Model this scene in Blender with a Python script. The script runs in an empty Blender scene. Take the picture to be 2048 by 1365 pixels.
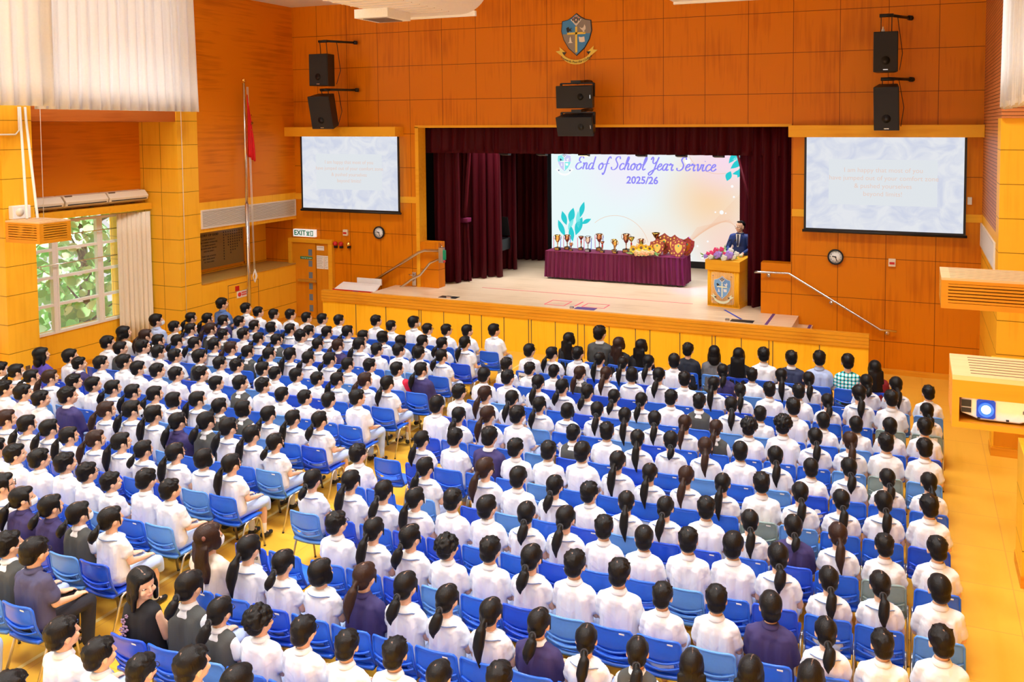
import bpy, bmesh, math, random
from math import sin, cos, pi, radians
from mathutils import Vector, Matrix, Euler, noise
C = bpy.context.scene.collection
random.seed(7)

# ---------------------------------------------------------------- camera
cam = bpy.data.cameras.new('camera'); camo = bpy.data.objects.new('camera', cam); C.objects.link(camo)
bpy.context.scene.camera = camo
cam.sensor_width = 36.0; cam.lens = 1648.94*36/2048
cam.shift_x = (1024-1205.63)/2048; cam.shift_y = (337.64-682.5)/2048
cam.clip_start = .05; cam.clip_end = 200
yaw, pit, rol = [radians(v) for v in (-20.749, -2.968, -.2102)]
fw = Vector((sin(yaw)*cos(pit), cos(yaw)*cos(pit), sin(pit)))
r0 = Vector((cos(yaw), -sin(yaw), 0)); u0 = r0.cross(fw)
rr = cos(rol)*r0+sin(rol)*u0; uu = -sin(rol)*r0+cos(rol)*u0
camo.matrix_world = Matrix(((rr.x, uu.x, -fw.x, 0), (rr.y, uu.y, -fw.y, 0), (rr.z, uu.z, -fw.z, 5.2), (0, 0, 0, 1)))

# ---------------------------------------------------------------- world, lamps, exposure
W = bpy.data.worlds.new('world'); bpy.context.scene.world = W; W.use_nodes = True
W.node_tree.nodes['Background'].inputs[0].default_value = (.93, .97, 1, 1)
W.node_tree.nodes['Background'].inputs[1].default_value = 1.0
vs = bpy.context.scene.view_settings
vs.view_transform = 'Standard'; vs.look = 'None'; vs.gamma = 1; vs.exposure = -.02; vs.use_curve_mapping = False
def area(name, loc, rot, sx, sy, power, col):
    l = bpy.data.lights.new(name, 'AREA'); l.shape = 'RECTANGLE'; l.size = sx; l.size_y = sy; l.energy = power; l.color = col
    o = bpy.data.objects.new(name, l); C.objects.link(o); o.location = loc; o.rotation_euler = rot
    return o
WARM = (.90, .955, 1)
for lx in (-11.7, -6.0, -1.1):
    for ly in (2.0, 7.2, 12.4):
        l = area('ceiling_lamp', (lx, ly, 8.3), (0, 0, 0), 2.2, 1.2, 215, WARM); l.data.spread = radians(128)
for lx in (-10.3, -7.2, -4.2):
    area('stage_lamp', (lx, 19.3, 5.7), (radians(4), 0, 0), 1.6, .6, 62, (.95, .95, 1)).data.spread = radians(95)
sun = bpy.data.lights.new('sun', 'SUN'); sun.energy = 26; sun.angle = radians(6); suno = bpy.data.objects.new('sun', sun); C.objects.link(suno); suno.rotation_euler = (radians(33), 0, 0)
sp_ = bpy.data.lights.new('violet_spot', 'SPOT'); sp_.energy = 650; sp_.color = (.30, .08, 1); sp_.spot_size = radians(34); sp_.spot_blend = .8; sp_.shadow_soft_size = .1
spo = bpy.data.objects.new('violet_spot', sp_); C.objects.link(spo); spo.location = (-7.2, 18.85, 4.75); spo.rotation_euler = (Vector((-5.0, 20.0, 1.7))-Vector((-7.2, 18.85, 4.75))).to_track_quat('-Z', 'Y').to_euler()

area('curtain_fill_light', (-15.66, 10.4, 7.0), (0, radians(-90), 0), 2.6, 7.2, 190, (.86, .94, 1))  # added lamp hidden between curtains and solid beam wall, brightens the cloth from behind
# ---------------------------------------------------------------- materials
def nt(m): return m.node_tree.nodes, m.node_tree.links
def mat(name, col, rough=.6, metal=0, spec=.4, emit=None, es=1, alpha=1, coat=0, bump=0, bscale=40):
    m = bpy.data.materials.new(name); m.use_nodes = True
    N, L = nt(m); b = N['Principled BSDF']
    b.inputs['Base Color'].default_value = (*col, 1); b.inputs['Roughness'].default_value = rough
    b.inputs['Metallic'].default_value = metal; b.inputs['Specular IOR Level'].default_value = spec
    b.inputs['Coat Weight'].default_value = coat
    if emit: b.inputs['Emission Color'].default_value = (*emit, 1); b.inputs['Emission Strength'].default_value = es
    if alpha < 1: b.inputs['Alpha'].default_value = alpha
    tc = N.new('ShaderNodeTexCoord'); nz = N.new('ShaderNodeTexNoise'); nz.inputs['Scale'].default_value = bscale
    nz.inputs['Detail'].default_value = 2
    L.new(tc.outputs['Object'], nz.inputs['Vector'])
    mx = N.new('ShaderNodeMix'); mx.data_type = 'RGBA'; mx.inputs[6].default_value = (*[c*.93 for c in col], 1); mx.inputs[7].default_value = (*[min(1, c*1.05) for c in col], 1)
    L.new(nz.outputs['Fac'], mx.inputs[0]); L.new(mx.outputs[2], b.inputs['Base Color'])
    if bump:
        bp = N.new('ShaderNodeBump'); bp.inputs['Strength'].default_value = bump; bp.inputs['Distance'].default_value = .01
        L.new(nz.outputs['Fac'], bp.inputs['Height']); L.new(bp.outputs['Normal'], b.inputs['Normal'])
    return m
def wood(name, c1, c2, grain='z', joints=None, rough=.45, gs=1.0, coat=.04):
    """veneer; joints = list of (axis, pitch, offset) for the shadow gaps between panels"""
    m = bpy.data.materials.new(name); m.use_nodes = True; N, L = nt(m); b = N['Principled BSDF']
    tc = N.new('ShaderNodeTexCoord'); mp = N.new('ShaderNodeMapping')
    s = {'x': (.5, 9, 9), 'y': (9, .5, 9), 'z': (9, 9, .5)}[grain]
    mp.inputs['Scale'].default_value = [v*gs for v in s]
    L.new(tc.outputs['Object'], mp.inputs['Vector'])
    n1 = N.new('ShaderNodeTexNoise'); n1.inputs['Scale'].default_value = 1.5; n1.inputs['Detail'].default_value = 5; n1.inputs['Distortion'].default_value = .4
    L.new(mp.outputs[0], n1.inputs['Vector'])
    n2 = N.new('ShaderNodeTexNoise'); n2.inputs['Scale'].default_value = .9; n2.inputs['Detail'].default_value = 2
    L.new(tc.outputs['Object'], n2.inputs['Vector'])
    ad = N.new('ShaderNodeMath'); ad.operation = 'ADD'; L.new(n1.outputs['Fac'], ad.inputs[0]); L.new(n2.outputs['Fac'], ad.inputs[1])
    sb = N.new('ShaderNodeMapRange'); sb.inputs[1].default_value = .7; sb.inputs[2].default_value = 1.0; L.new(ad.outputs[0], sb.inputs[0])
    mx = N.new('ShaderNodeMix'); mx.data_type = 'RGBA'; mx.inputs[6].default_value = (*c1, 1); mx.inputs[7].default_value = (*c2, 1)
    L.new(sb.outputs[0], mx.inputs[0]); col = mx.outputs[2]
    if joints:
        sp = N.new('ShaderNodeSeparateXYZ'); L.new(tc.outputs['Object'], sp.inputs[0]); g = None
        for ax, pitch, off in joints:
            a = N.new('ShaderNodeMath'); a.operation = 'SUBTRACT'; L.new(sp.outputs['XYZ'.index(ax.upper())], a.inputs[0]); a.inputs[1].default_value = off-pitch*.5
            pm = N.new('ShaderNodeMath'); pm.operation = 'FLOORED_MODULO'; L.new(a.outputs[0], pm.inputs[0]); pm.inputs[1].default_value = pitch
            d = N.new('ShaderNodeMath'); d.operation = 'SUBTRACT'; L.new(pm.outputs[0], d.inputs[0]); d.inputs[1].default_value = pitch*.5
            ab = N.new('ShaderNodeMath'); ab.operation = 'ABSOLUTE'; L.new(d.outputs[0], ab.inputs[0])
            lt = N.new('ShaderNodeMath'); lt.operation = 'LESS_THAN'; L.new(ab.outputs[0], lt.inputs[0]); lt.inputs[1].default_value = .006
            if g is None: g = lt.outputs[0]
            else:
                k = N.new('ShaderNodeMath'); k.operation = 'MAXIMUM'; L.new(g, k.inputs[0]); L.new(lt.outputs[0], k.inputs[1]); g = k.outputs[0]
        m2 = N.new('ShaderNodeMix'); m2.data_type = 'RGBA'; m2.inputs[7].default_value = (c1[0]*.3, c1[1]*.3, c1[2]*.3, 1)
        L.new(g, m2.inputs[0]); L.new(col, m2.inputs[6]); col = m2.outputs[2]
    L.new(col, b.inputs['Base Color']); b.inputs['Roughness'].default_value = rough; b.inputs['Specular IOR Level'].default_value = .18; b.inputs['Coat Weight'].default_value = coat*.6; b.inputs['Coat Roughness'].default_value = .25
    bp = N.new('ShaderNodeBump'); bp.inputs['Strength'].default_value = .06; L.new(n1.outputs['Fac'], bp.inputs['Height']); L.new(bp.outputs[0], b.inputs['Normal'])
    return m
M = {}
M['wallwood'] = wood('wall_wood', (.56, .145, .0003), (.70, .205, .0008), 'z', [('x', .962, -2.46), ('z', .867, .68)])
M['sidewood'] = wood('side_wood', (.56, .15, .001), (.74, .22, .003), 'y', None, gs=1)
M['colwood'] = wood('column_wood', (.88, .42, .018), (.95, .50, .028), 'z', [('z', .547, 2.61)])
M['jambwood'] = wood('jamb_wood', (.86, .41, .018), (.94, .49, .028), 'z', [('z', .547, 2.61), ('x', .55, -16.3)])
M['trimwood'] = wood('trim_wood', (.78, .34, .012), (.86, .41, .02), 'x')
M['beamwood'] = wood('beam_wood', (.42, .10, .012), (.52, .14, .02), 'y')
M['stagewood'] = wood('stage_front_wood', (.93, .46, .012), (1.0, .54, .022), 'z')
M['edgewood'] = wood('stage_edge_wood', (.66, .24, .010), (.78, .33, .018), 'x')
M['boxwood'] = wood('box_wood', (.50, .19, .006), (.58, .23, .010), 'x')
M['palebox'] = wood('pale_box_wood', (.60, .36, .17), (.66, .42, .21), 'x')
M['doorwood'] = wood('door_wood', (.62, .21, .006), (.70, .26, .01), 'z')
M['slatwood'] = wood('slatted_wood', (.50, .17, .05), (.60, .22, .07), 'y', [('z', .06, 0)])
M['boards'] = wood('stage_boards', (.66, .47, .28), (.80, .61, .41), 'x', [('y', .16, 0)], rough=.3, coat=.4)
M['floor'] = wood('hall_floor', (.72, .37, .028), (.80, .43, .045), 'y', [('y', .9, .1), ('x', .9, .2)], rough=.32, gs=.25, coat=.25)
for n in ('floor',):
    for nd in M[n].node_tree.nodes:
        if nd.type == 'MIX' and nd.inputs[7].default_value[0] < .3: nd.inputs[7].default_value = (.68, .33, .05, 1)
for nd in M['boards'].node_tree.nodes:
    if nd.type == 'MIX' and nd.inputs[7].default_value[0] < .3: nd.inputs[7].default_value = (.56, .43, .28, 1)
M['ceiling'] = mat('ceiling_paint', (.80, .76, .72), .8)
M['white'] = mat('white_paint', (.85, .84, .81), .45)
M['cream'] = mat('cream_plastic', (.82, .74, .58), .4)
M['black'] = mat('black_plastic', (.012, .012, .014), .45)
M['dark'] = mat('dark_void', (.02, .015, .015), .9)
M['grille'] = mat('speaker_grille', (.02, .02, .022), .7, bump=.5, bscale=300)
M['steel'] = mat('steel', (.72, .70, .67), .25, 1)
M['tubesteel'] = mat('chair_tube', (.62, .58, .50), .3, .9)
M['bronze'] = mat('brown_metal', (.22, .15, .10), .4, .6)
M['red'] = mat('red_plastic', (.62, .02, .02), .35)
M['green'] = mat('sign_green', (.0, .28, .12), .5)
M['paper'] = mat('paper', (.90, .89, .86), .7)
M['ink'] = mat('ink', (.03, .03, .04), .6)
M['redink'] = mat('red_ink', (.75, .04, .05), .6)
M['gold'] = mat('gold', (.95, .62, .16), .22, 1)
M['silver'] = mat('silver', (.80, .80, .82), .2, 1)
M['plaque'] = mat('mahogany', (.28, .035, .02), .35, coat=.4)
M['velvet'] = mat('red_velvet', (.052, .0006, .0045), .6, spec=.12, bump=.3, bscale=60)
N_, L_ = nt(M['velvet']); N_['Principled BSDF'].inputs['Sheen Weight'].default_value = .08; N_['Principled BSDF'].inputs['Sheen Tint'].default_value = (.9, .06, .08, 1)
M['tablecloth'] = mat('purple_cloth', (.12, .004, .04), .6); N_, L_ = nt(M['tablecloth']); N_['Principled BSDF'].inputs['Sheen Weight'].default_value = .3; N_['Principled BSDF'].inputs['Sheen Tint'].default_value = (1, .1, .5, 1)
M['curtain'] = mat('white_curtain', (.90, .89, .87), .85, bump=.2, bscale=30)
N_, L_ = nt(M['curtain']); tr_ = N_.new('ShaderNodeBsdfTranslucent'); tr_.inputs[0].default_value = (.93, .93, .92, 1); ms_ = N_.new('ShaderNodeMixShader'); ms_.inputs[0].default_value = .35
L_.new(N_['Principled BSDF'].outputs[0], ms_.inputs[1]); L_.new(tr_.outputs[0], ms_.inputs[2]); L_.new(ms_.outputs[0], N_['Material Output'].inputs[0])
M['creamcurtain'] = mat('cream_curtain', (.84, .76, .62), .8)
M['louver'] = mat('louver_paint', (.80, .73, .63), .5)
M['glass'] = mat('window_glass', (1, 1, 1), .02, alpha=.12)
M['leaf'] = mat('leaf_green', (.30, .62, .22), .5); M['leaf2'] = mat('leaf_pale', (.70, .90, .62), .5); M['bark'] = mat('bark', (.10, .07, .05), .9)
M['tapered'] = mat('pink_tape', (.85, .10, .16), .5); M['tapeblue'] = mat('blue_tape', (.02, .05, .45), .5); M['tapepurple'] = mat('purple_tape', (.09, .04, .22), .5)

# ---------------------------------------------------------------- mesh helpers
def new_bm(): return bmesh.new()
def box(bm, x0, x1, y0, y1, z0, z1, mi=0, mtx=None):
    vs_ = [bm.verts.new(Vector((x, y, z)) if mtx is None else mtx @ Vector((x, y, z))) for x in (x0, x1) for y in (y0, y1) for z in (z0, z1)]
    for f in ((0, 1, 3, 2), (4, 6, 7, 5), (0, 4, 5, 1), (2, 3, 7, 6), (0, 2, 6, 4), (1, 5, 7, 3)):
        fc = bm.faces.new([vs_[i] for i in f]); fc.material_index = mi
def frame_of(d):
    d = d.normalized(); a = Vector((0, 0, 1)) if abs(d.z) < .9 else Vector((1, 0, 0))
    u = d.cross(a).normalized(); return u, d.cross(u).normalized()
def tube(bm, pts, r, seg=8, mi=0, cap=True, closed=False):
    pts = [Vector(p) for p in pts]; n = len(pts); rs = r if isinstance(r, (list, tuple)) else [r]*n
    rings = []; u = None
    for i, p in enumerate(pts):
        if closed: d = pts[(i+1) % n]-pts[i-1]
        else: d = (pts[min(i+1, n-1)]-pts[max(i-1, 0)])
        if d.length < 1e-9: d = Vector((0, 0, 1))
        d.normalize()
        if u is None: u, v = frame_of(d)
        else:
            u = (u-d*u.dot(d)); u = u.normalized() if u.length > 1e-6 else frame_of(d)[0]; v = d.cross(u)
        rings.append([bm.verts.new(p+(u*cos(2*pi*k/seg)+v*sin(2*pi*k/seg))*rs[i]) for k in range(seg)])
    for i in range(n if closed else n-1):
        a, b = rings[i], rings[(i+1) % n]
        for k in range(seg):
            f = bm.faces.new((a[k], a[(k+1) % seg], b[(k+1) % seg], b[k])); f.material_index = mi; f.smooth = True
    if cap and not closed:
        for rg in (rings[0][::-1], rings[-1]):
            f = bm.faces.new(rg); f.material_index = mi
def ball(bm, c, r, seg=12, rings=8, mi=0, rot=None):
    r = r if isinstance(r, (tuple, list)) else (r, r, r); c = Vector(c); R = Euler(rot).to_matrix() if rot else None
    V = []
    for i in range(1, rings):
        t = pi*i/rings; row = []
        for k in range(seg):
            p = Vector((r[0]*sin(t)*cos(2*pi*k/seg), r[1]*sin(t)*sin(2*pi*k/seg), r[2]*cos(t)))
            row.append(bm.verts.new(c+(R @ p if R else p)))
        V.append(row)
    def pole(z):
        p = Vector((0, 0, z)); return bm.verts.new(c+(R @ p if R else p))
    T, B = pole(r[2]), pole(-r[2])
    fs = []
    for i in range(len(V)-1):
        for k in range(seg): fs.append(bm.faces.new((V[i][k], V[i+1][k], V[i+1][(k+1) % seg], V[i][(k+1) % seg])))
    for k in range(seg):
        fs.append(bm.faces.new((T, V[0][k], V[0][(k+1) % seg]))); fs.append(bm.faces.new((B, V[-1][(k+1) % seg], V[-1][k])))
    for f in fs: f.material_index = mi; f.smooth = True
def lathe(bm, prof, c=(0, 0, 0), seg=16, mi=0, axis='z', mtx=None):
    rings = []
    for r, z in prof:
        row = []
        for k in range(seg):
            a = 2*pi*k/seg; p = Vector((r*cos(a), r*sin(a), z))
            if axis == 'y': p = Vector((p.x, p.z, p.y))
            p = p+Vector(c)
            row.append(bm.verts.new(mtx @ p if mtx else p))
        rings.append(row)
    for i in range(len(rings)-1):
        for k in range(seg):
            f = bm.faces.new((rings[i][k], rings[i][(k+1) % seg], rings[i+1][(k+1) % seg], rings[i+1][k])); f.material_index = mi; f.smooth = True
    for rg in (rings[0][::-1], rings[-1]):
        try: f = bm.faces.new(rg); f.material_index = mi
        except ValueError: pass
def prism(bm, pts, d, mi=0, mtx=None):
    """polygon pts (3-D) pushed along vector d"""
    d = Vector(d); A = [Vector(p) for p in pts]; B = [a+d for a in A]
    if mtx: A = [mtx @ a for a in A]; B = [mtx @ b for b in B]
    a = [bm.verts.new(p) for p in A]; b = [bm.verts.new(p) for p in B]; n = len(a)
    fs = [bm.faces.new(a), bm.faces.new(b[::-1])]
    for i in range(n): fs.append(bm.faces.new((a[i], b[i], b[(i+1) % n], a[(i+1) % n])))
    for f in fs: f.material_index = mi
def finish(name, bm, mats, smooth=False, bevel=0):
    bmesh.ops.recalc_face_normals(bm, faces=bm.faces)
    me = bpy.data.meshes.new(name); bm.to_mesh(me); bm.free()
    for m in (mats if isinstance(mats, (list, tuple)) else [mats]): me.materials.append(m)
    if smooth:
        for p in me.polygons: p.use_smooth = True
    return me
def obj(name, bm, mats, parent=None, loc=None, rot=None, smooth=False, bevel=0):
    me = bm if isinstance(bm, bpy.types.Mesh) else finish(name, bm, mats, smooth)
    o = bpy.data.objects.new(name, me); C.objects.link(o)
    if parent is not None: o.parent = parent
    if loc is not None: o.location = loc
    if rot is not None: o.rotation_euler = rot
    if bevel:
        b = o.modifiers.new('bevel', 'BEVEL'); b.width = bevel; b.segments = 2; b.limit_method = 'ANGLE'
    return o
def tag(o, label=None, cat=None, group=None, kind=None):
    if label: o['label'] = label
    if cat: o['category'] = cat
    if group: o['group'] = group
    if kind: o['kind'] = kind
    return o
def struct(name, bm, mats, **k): return tag(obj(name, bm, mats, **k), kind='structure')
def thing(name, label, cat, loc=(0, 0, 0), rot=(0, 0, 0), group=None):
    o = bpy.data.objects.new(name, None); C.objects.link(o); o.location = loc; o.rotation_euler = rot
    return tag(o, label, cat, group)
def copy_tree(o, parent=None):
    c = o.copy(); C.objects.link(c)
    if parent is not None: c.parent = parent
    for ch in list(o.children): copy_tree(ch, c)
    return c
def text(name, body, size, m, parent=None, loc=(0, 0, 0), rot=(pi/2, 0, 0), align='CENTER', shear=0, ext=.002, bold=0, space=1, line=1, font=None):
    cu = bpy.data.curves.new(name, 'FONT'); cu.body = body; cu.size = size; cu.align_x = align; cu.align_y = 'CENTER'; cu.shear = shear
    cu.extrude = ext; cu.offset = bold; cu.space_character = space; cu.space_line = line; cu.resolution_u = 4
    t = bpy.data.objects.new(name, cu); C.objects.link(t)
    bpy.context.view_layer.update()
    me = bpy.data.meshes.new_from_object(t.evaluated_get(bpy.context.evaluated_depsgraph_get())); me.name = name
    bpy.data.objects.remove(t); bpy.data.curves.remove(cu)
    me.materials.clear(); me.materials.append(m)
    o = bpy.data.objects.new(name, me); C.objects.link(o); o.location = loc; o.rotation_euler = rot
    if parent is not None: o.parent = parent
    return o

# ================================================================ ROOM SHELL
YS = 18.0; XL = -15.78; XR = 1.27; ZC = 8.42; SZ = 1.08
bm = new_bm(); box(bm, -18.2, 3.2, -3, 18.2, -.1, 0); struct('floor', bm, M['floor'])
bm = new_bm(); box(bm, -18.2, 3.2, -3, 18.3, ZC, ZC+.2); struct('ceiling', bm, M['ceiling'])
# stage wall with the proscenium opening
bm = new_bm()
box(bm, -17.1, -11.9, YS, YS+.3, 0, 5.19); box(bm, -2.48, 2.6, YS, YS+.3, 0, 5.19); box(bm, -17.1, 2.6, YS, YS+.3, 5.19, ZC)
box(bm, -11.9, -11.3, YS, YS+.3, SZ, 2.25); box(bm, -3.12, -2.48, YS, YS+.3, SZ, 2.2)
struct('wall_front', bm, M['wallwood'])
bm = new_bm()
for x0, x1 in ((XL, -11.92), (-2.46, XR)):
    box(bm, x0, x1, YS-.02, YS, 3.24, 3.40)
struct('trim_1', bm, M['trimwood'])
bm = new_bm(); box(bm, -16.0, -12.28, 17.62, YS, 4.95, 5.2); struct('trim_2', bm, M['trimwood'], bevel=.01)
bm = new_bm(); box(bm, -2.5, XR-.005, 17.62, YS, 4.95, 5.2); struct('trim_3', bm, M['trimwood'], bevel=.01)
bm = new_bm(); box(bm, -11.93, -11.83, YS-.03, YS+.3, SZ, 5.19); box(bm, -11.93, -2.48, YS-.03, YS+.3, 5.17, 5.23); struct('trim_4', bm, M['trimwood'])
bm = new_bm(); box(bm, -.8, XR, 17.96, YS, 0, .11); struct('baseboard_front', bm, M['edgewood'])
# window-side wall: pilaster, window bays, timber bay with the recessed board
bm = new_bm()
box(bm, -18.0, XL, 14.76, 18.0, 3.42, ZC)                      # timber panel above the louver
struct('wall_left', bm, M['sidewood'])
bm = new_bm()
box(bm, -18.0, XL, 14.76, 18.0, 2.70, 3.42); box(bm, -18.0, XL, 14.76, 18.0, 0, 1.46)
box(bm, -18.0, -16.85, 14.76, 18.0, 1.46, 2.70)
struct('wall_left_lower', bm, M['colwood'])
bm = new_bm()
box(bm, -18.0, XL+.004, 14.18, 14.755, 0, ZC); box(bm, -18.0, XL+.004, 10.29, 10.87, 0, ZC); box(bm, -18.0, XL+.004, 6.4, 6.95, 0, ZC)
struct('wall_left_pilasters', bm, M['jambwood'])
bm = new_bm()
for a, b in ((10.87, 14.18), (6.95, 10.29)):
    box(bm, -18.0, XL-.03, a, b, 5.33, ZC)
struct('wall_left_beam', bm, M['beamwood'])
bm = new_bm()
for a, b in ((10.87, 14.18), (6.95, 10.29)):
    box(bm, -17.3, -16.95, a, b, 3.30, 5.33)
struct('wall_left_niche', bm, M['sidewood'])
bm = new_bm()
for a, b in ((10.87, 14.18), (6.95, 10.29)):
    box(bm, -17.3, -16.95, a, b, 0, .86)
struct('wall_left_sill', bm, M['colwood'])
bm = new_bm(); box(bm, XL, XL+.02, 14.18, 18, 0, .1); box(bm, XL, XL+.02, 10.29, 10.87, 0, .1); box(bm, -16.95, -16.93, 10.87, 14.18, 0, .1); struct('baseboard_left', bm, M['edgewood'])
bm = new_bm(); box(bm, -16.83, XL+.015, 14.77, 17.98, 1.462, 1.49); struct('trim_5', bm, wood('ledge_wood', (.42, .24, .05), (.50, .30, .07), 'y'))
# projector-side wall
bm = new_bm(); box(bm, XR, XR+.4, 14.95, 18.0, 3.42, ZC); struct('wall_right', bm, M['slatwood'])
bm = new_bm(); box(bm, XR, XR+.4, 14.95, 18.0, 0, 3.42); box(bm, XR-.004, XR+1.18, 14.46, 14.95, 0, 5.3); struct('wall_right_pilaster', bm, M['colwood'])
bm = new_bm(); box(bm, XR-.002, XR+1.18, 14.4, 14.95, 5.3, ZC); struct('wall_right_slats', bm, M['slatwood'])
bm = new_bm(); box(bm, 2.45, 2.8, -3, 14.96, 0, ZC); struct('wall_right_bay', bm, M['colwood'])
bm = new_bm(); box(bm, XR-.02, XR, 14.46, 18, 0, .11); struct('baseboard_right', bm, M['edgewood'])
M['courtline'] = mat('court_line_paint', (.85, .62, .22), .5)
bm = new_bm()
for x in (-8.0,): box(bm, x-.025, x+.025, 2.0, 16.5, 0, .003)
struct('trim_9', bm, M['courtline'])
# ceiling ducts with a rounded side
def ceiling_duct(x0, x1, label):
    t = thing('ceiling_duct', label, 'duct', group='white ducts along the ceiling')
    r = .62; pts = [(x0, 7.34), (x1, 7.34)]+[(x1+r*sin(pi/2*i/10), 7.34+r*(1-cos(pi/2*i/10))) for i in range(1, 11)]+[(x1+r, ZC), (x0, ZC)]
    bm = new_bm(); prism(bm, [(x, 2.5, z) for x, z in pts], (0, 11.4, 0)); obj('duct_body', bm, M['ceiling'], t)
    bm = new_bm()
    for k in range(46): box(bm, x0, x1+.02, 2.6+.24*k, 2.63+.24*k, 7.332, 7.34)
    obj('duct_ribs', bm, M['palepaint'], t)
    bm = new_bm(); box(bm, x0, x1+.3, 13.9, 13.96, 7.30, 7.40); obj('edge_strip', bm, M['white'], t)
    return t
M['palepaint'] = mat('pale_paint', (.78, .68, .60), .7)
b = ceiling_duct(-9.40, -8.15, 'white rounded air duct on the ceiling between the window side and the crest')
ceiling_duct(-3.95, -2.6, 'white duct edge on the ceiling on the lectern side')
bm = new_bm(); box(bm, -.36, .36, -.36, .36, 0, .16); q = obj('vent', bm, M['white'], b, (-9.25, 12.95, 7.18))
bm = new_bm()
for i in range(9): box(bm, -.25, .25, -.25+i*.06, -.22+i*.06, -.012, 0)
obj('vent_grille', bm, M['bronze'], q)
t = thing('ceiling_vent', 'square white air vent in the flat ceiling near the wall corner', 'vent', (-12.9, 16.4, ZC-.1))
bm = new_bm(); box(bm, -.45, .45, -.45, .45, 0, .1); obj('frame', bm, M['white'], t)
bm = new_bm()
for i in range(9): box(bm, -.35, .35, -.35+i*.08, -.31+i*.08, -.012, 0)
obj('vent_grille', bm, M['bronze'], t)

# ================================================================ WINDOWS, CURTAINS, SIDE WALL FITTINGS
def window(name, Y0, Y1, z0, z1, X=-16.98):
    bm = new_bm(); t = .06
    cols = [Y0, Y0+(Y1-Y0)*.30, Y0+(Y1-Y0)*.66, Y1]
    for y in cols: box(bm, X-.05, X+.05, y-t/2, y+t/2, z0, z1)
    for i in range(3):
        box(bm, X-.04, X+.06, cols[i]+t/2, cols[i]+t/2+.035, z0, z1); box(bm, X-.04, X+.06, cols[i+1]-t/2-.035, cols[i+1]-t/2, z0, z1)
        for k in range(5):
            z = z0+(z1-z0)*k/4; box(bm, X-.045, X+.055, cols[i], cols[i+1], z-.028, z+.028)
            if 0 < k: box(bm, X+.05, X+.09, (cols[i]+cols[i+1])/2-.05, (cols[i]+cols[i+1])/2+.05, z-.045, z-.03)
    w = struct(name, bm, M['white'])
    for i in range(3):
        for k in range(4):
            bm = new_bm(); za = z0+(z1-z0)*k/4+.028; zb = z0+(z1-z0)*(k+1)/4-.028
            box(bm, X-.005, X+.002, cols[i]+t/2+.03, cols[i+1]-t/2-.03, za, zb); obj('pane', bm, M['glass'], w)
    bm = new_bm()
    for zz in (z0+(z1-z0)*.62, z0+(z1-z0)*.88):
        tube(bm, [(X+.12, Y0, zz), (X+.12, Y1, zz)], .012)
        for i in range(3):
            yc = (cols[i]+cols[i+1])/2; tube(bm, [(X+.12, yc, zz), (X+.1, yc+.18, zz-.1), (X+.07, yc, zz-.2)], .008)
    obj('opening_bar', bm, M['steel'], w)
    return w
window('window_1', 11.2, 14.05, .88, 3.22)
window('window_2', 7.2, 10.2, .88, 3.22)
bm = new_bm(); box(bm, -16.95, -16.60, 10.88, 14.17, 3.31, 3.46); tag(obj('window_pelmet', bm, M['trimwood'], bevel=.006), 'pale timber pelmet board over the tall white window', 'pelmet')

def pleats(bm, path, z0, z1, n, amp, flare=0, rows=6, wob=.3, mi=0, seed=0, hem=.0, phase=0):
    """hanging cloth along a 2-D path [(x,y),(x,y)] with n folds"""
    (xa, ya), (xb, yb) = path; d = Vector((xb-xa, yb-ya, 0)); Ln = d.length; d.normalize(); nrm = Vector((-d.y, d.x, 0))
    rnd = random.Random(seed); offs = [rnd.uniform(-wob, wob) for _ in range(n*2+2)]
    K = n*8; V = []
    for r in range(rows+1):
        t = r/rows; z = z1+(z0-z1)*t; row = []
        for k in range(K+1):
            s = k/K; ph = s*n*2*pi+phase; i = int(s*n*2); o = offs[min(i, len(offs)-1)]
            a = amp*(.55+.45*t)*(sin(ph+o)+.35*sin(2.3*ph+o*2+t))
            p = Vector((xa, ya, 0))+d*(Ln*(s+(s-.5)*flare*t))+nrm*a
            row.append(bm.verts.new((p.x, p.y, z+(hem*sin(ph*.5) if r == rows else 0))))
        V.append(row)
    for r in range(rows):
        for k in range(K):
            f = bm.faces.new((V[r][k], V[r][k+1], V[r+1][k+1], V[r+1][k])); f.smooth = True; f.material_index = mi
def cloth(name, args, m, parent=None, thick=.012):
    bm = new_bm()
    for a, k in args: pleats(bm, *a, **k)
    o = obj(name, bm, m, parent, smooth=True)
    s = o.modifiers.new('solid', 'SOLIDIFY'); s.thickness = thick
    return o
tag(cloth('window_curtain', [((((-16.82, 13.42), (-16.62, 14.12)), .32, 3.26, 7, .035), dict(seed=1))], M['creamcurtain']), 'cream pleated curtain drawn to the pilaster side of the window', 'curtain')
tag(cloth('window_curtain', [((((-16.72, 10.92), (-16.72, 11.12)), .3, 3.26, 3, .03), dict(seed=2))], M['creamcurtain']), 'cream curtain gathered thin at the near edge of the window', 'curtain')
tag(cloth('upper_curtain', [((((-15.1, 10.55), (-15.1, 14.1)), 5.55, 8.4, 17, .05), dict(seed=3, flare=.04))], M['curtain']), 'wide white curtain hanging high above the window bay', 'curtain', 'white curtains over the high windows')
tag(cloth('upper_curtain', [((((-14.9, 6.6), (-14.9, 10.72)), 5.60, 8.4, 17, .05), dict(seed=4))], M['curtain']), 'white curtain high over the pilaster with the small wall speaker', 'curtain', 'white curtains over the high windows')
tag(cloth('upper_curtain', [((((1.0, 6.2), (1.12, 12.3)), 5.45, 8.4, 30, .05), dict(seed=5, hem=.05))], M['curtain']), 'white curtain hanging high on the projector side beside the tall black speakers', 'curtain', 'white curtains over the high windows')
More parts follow.
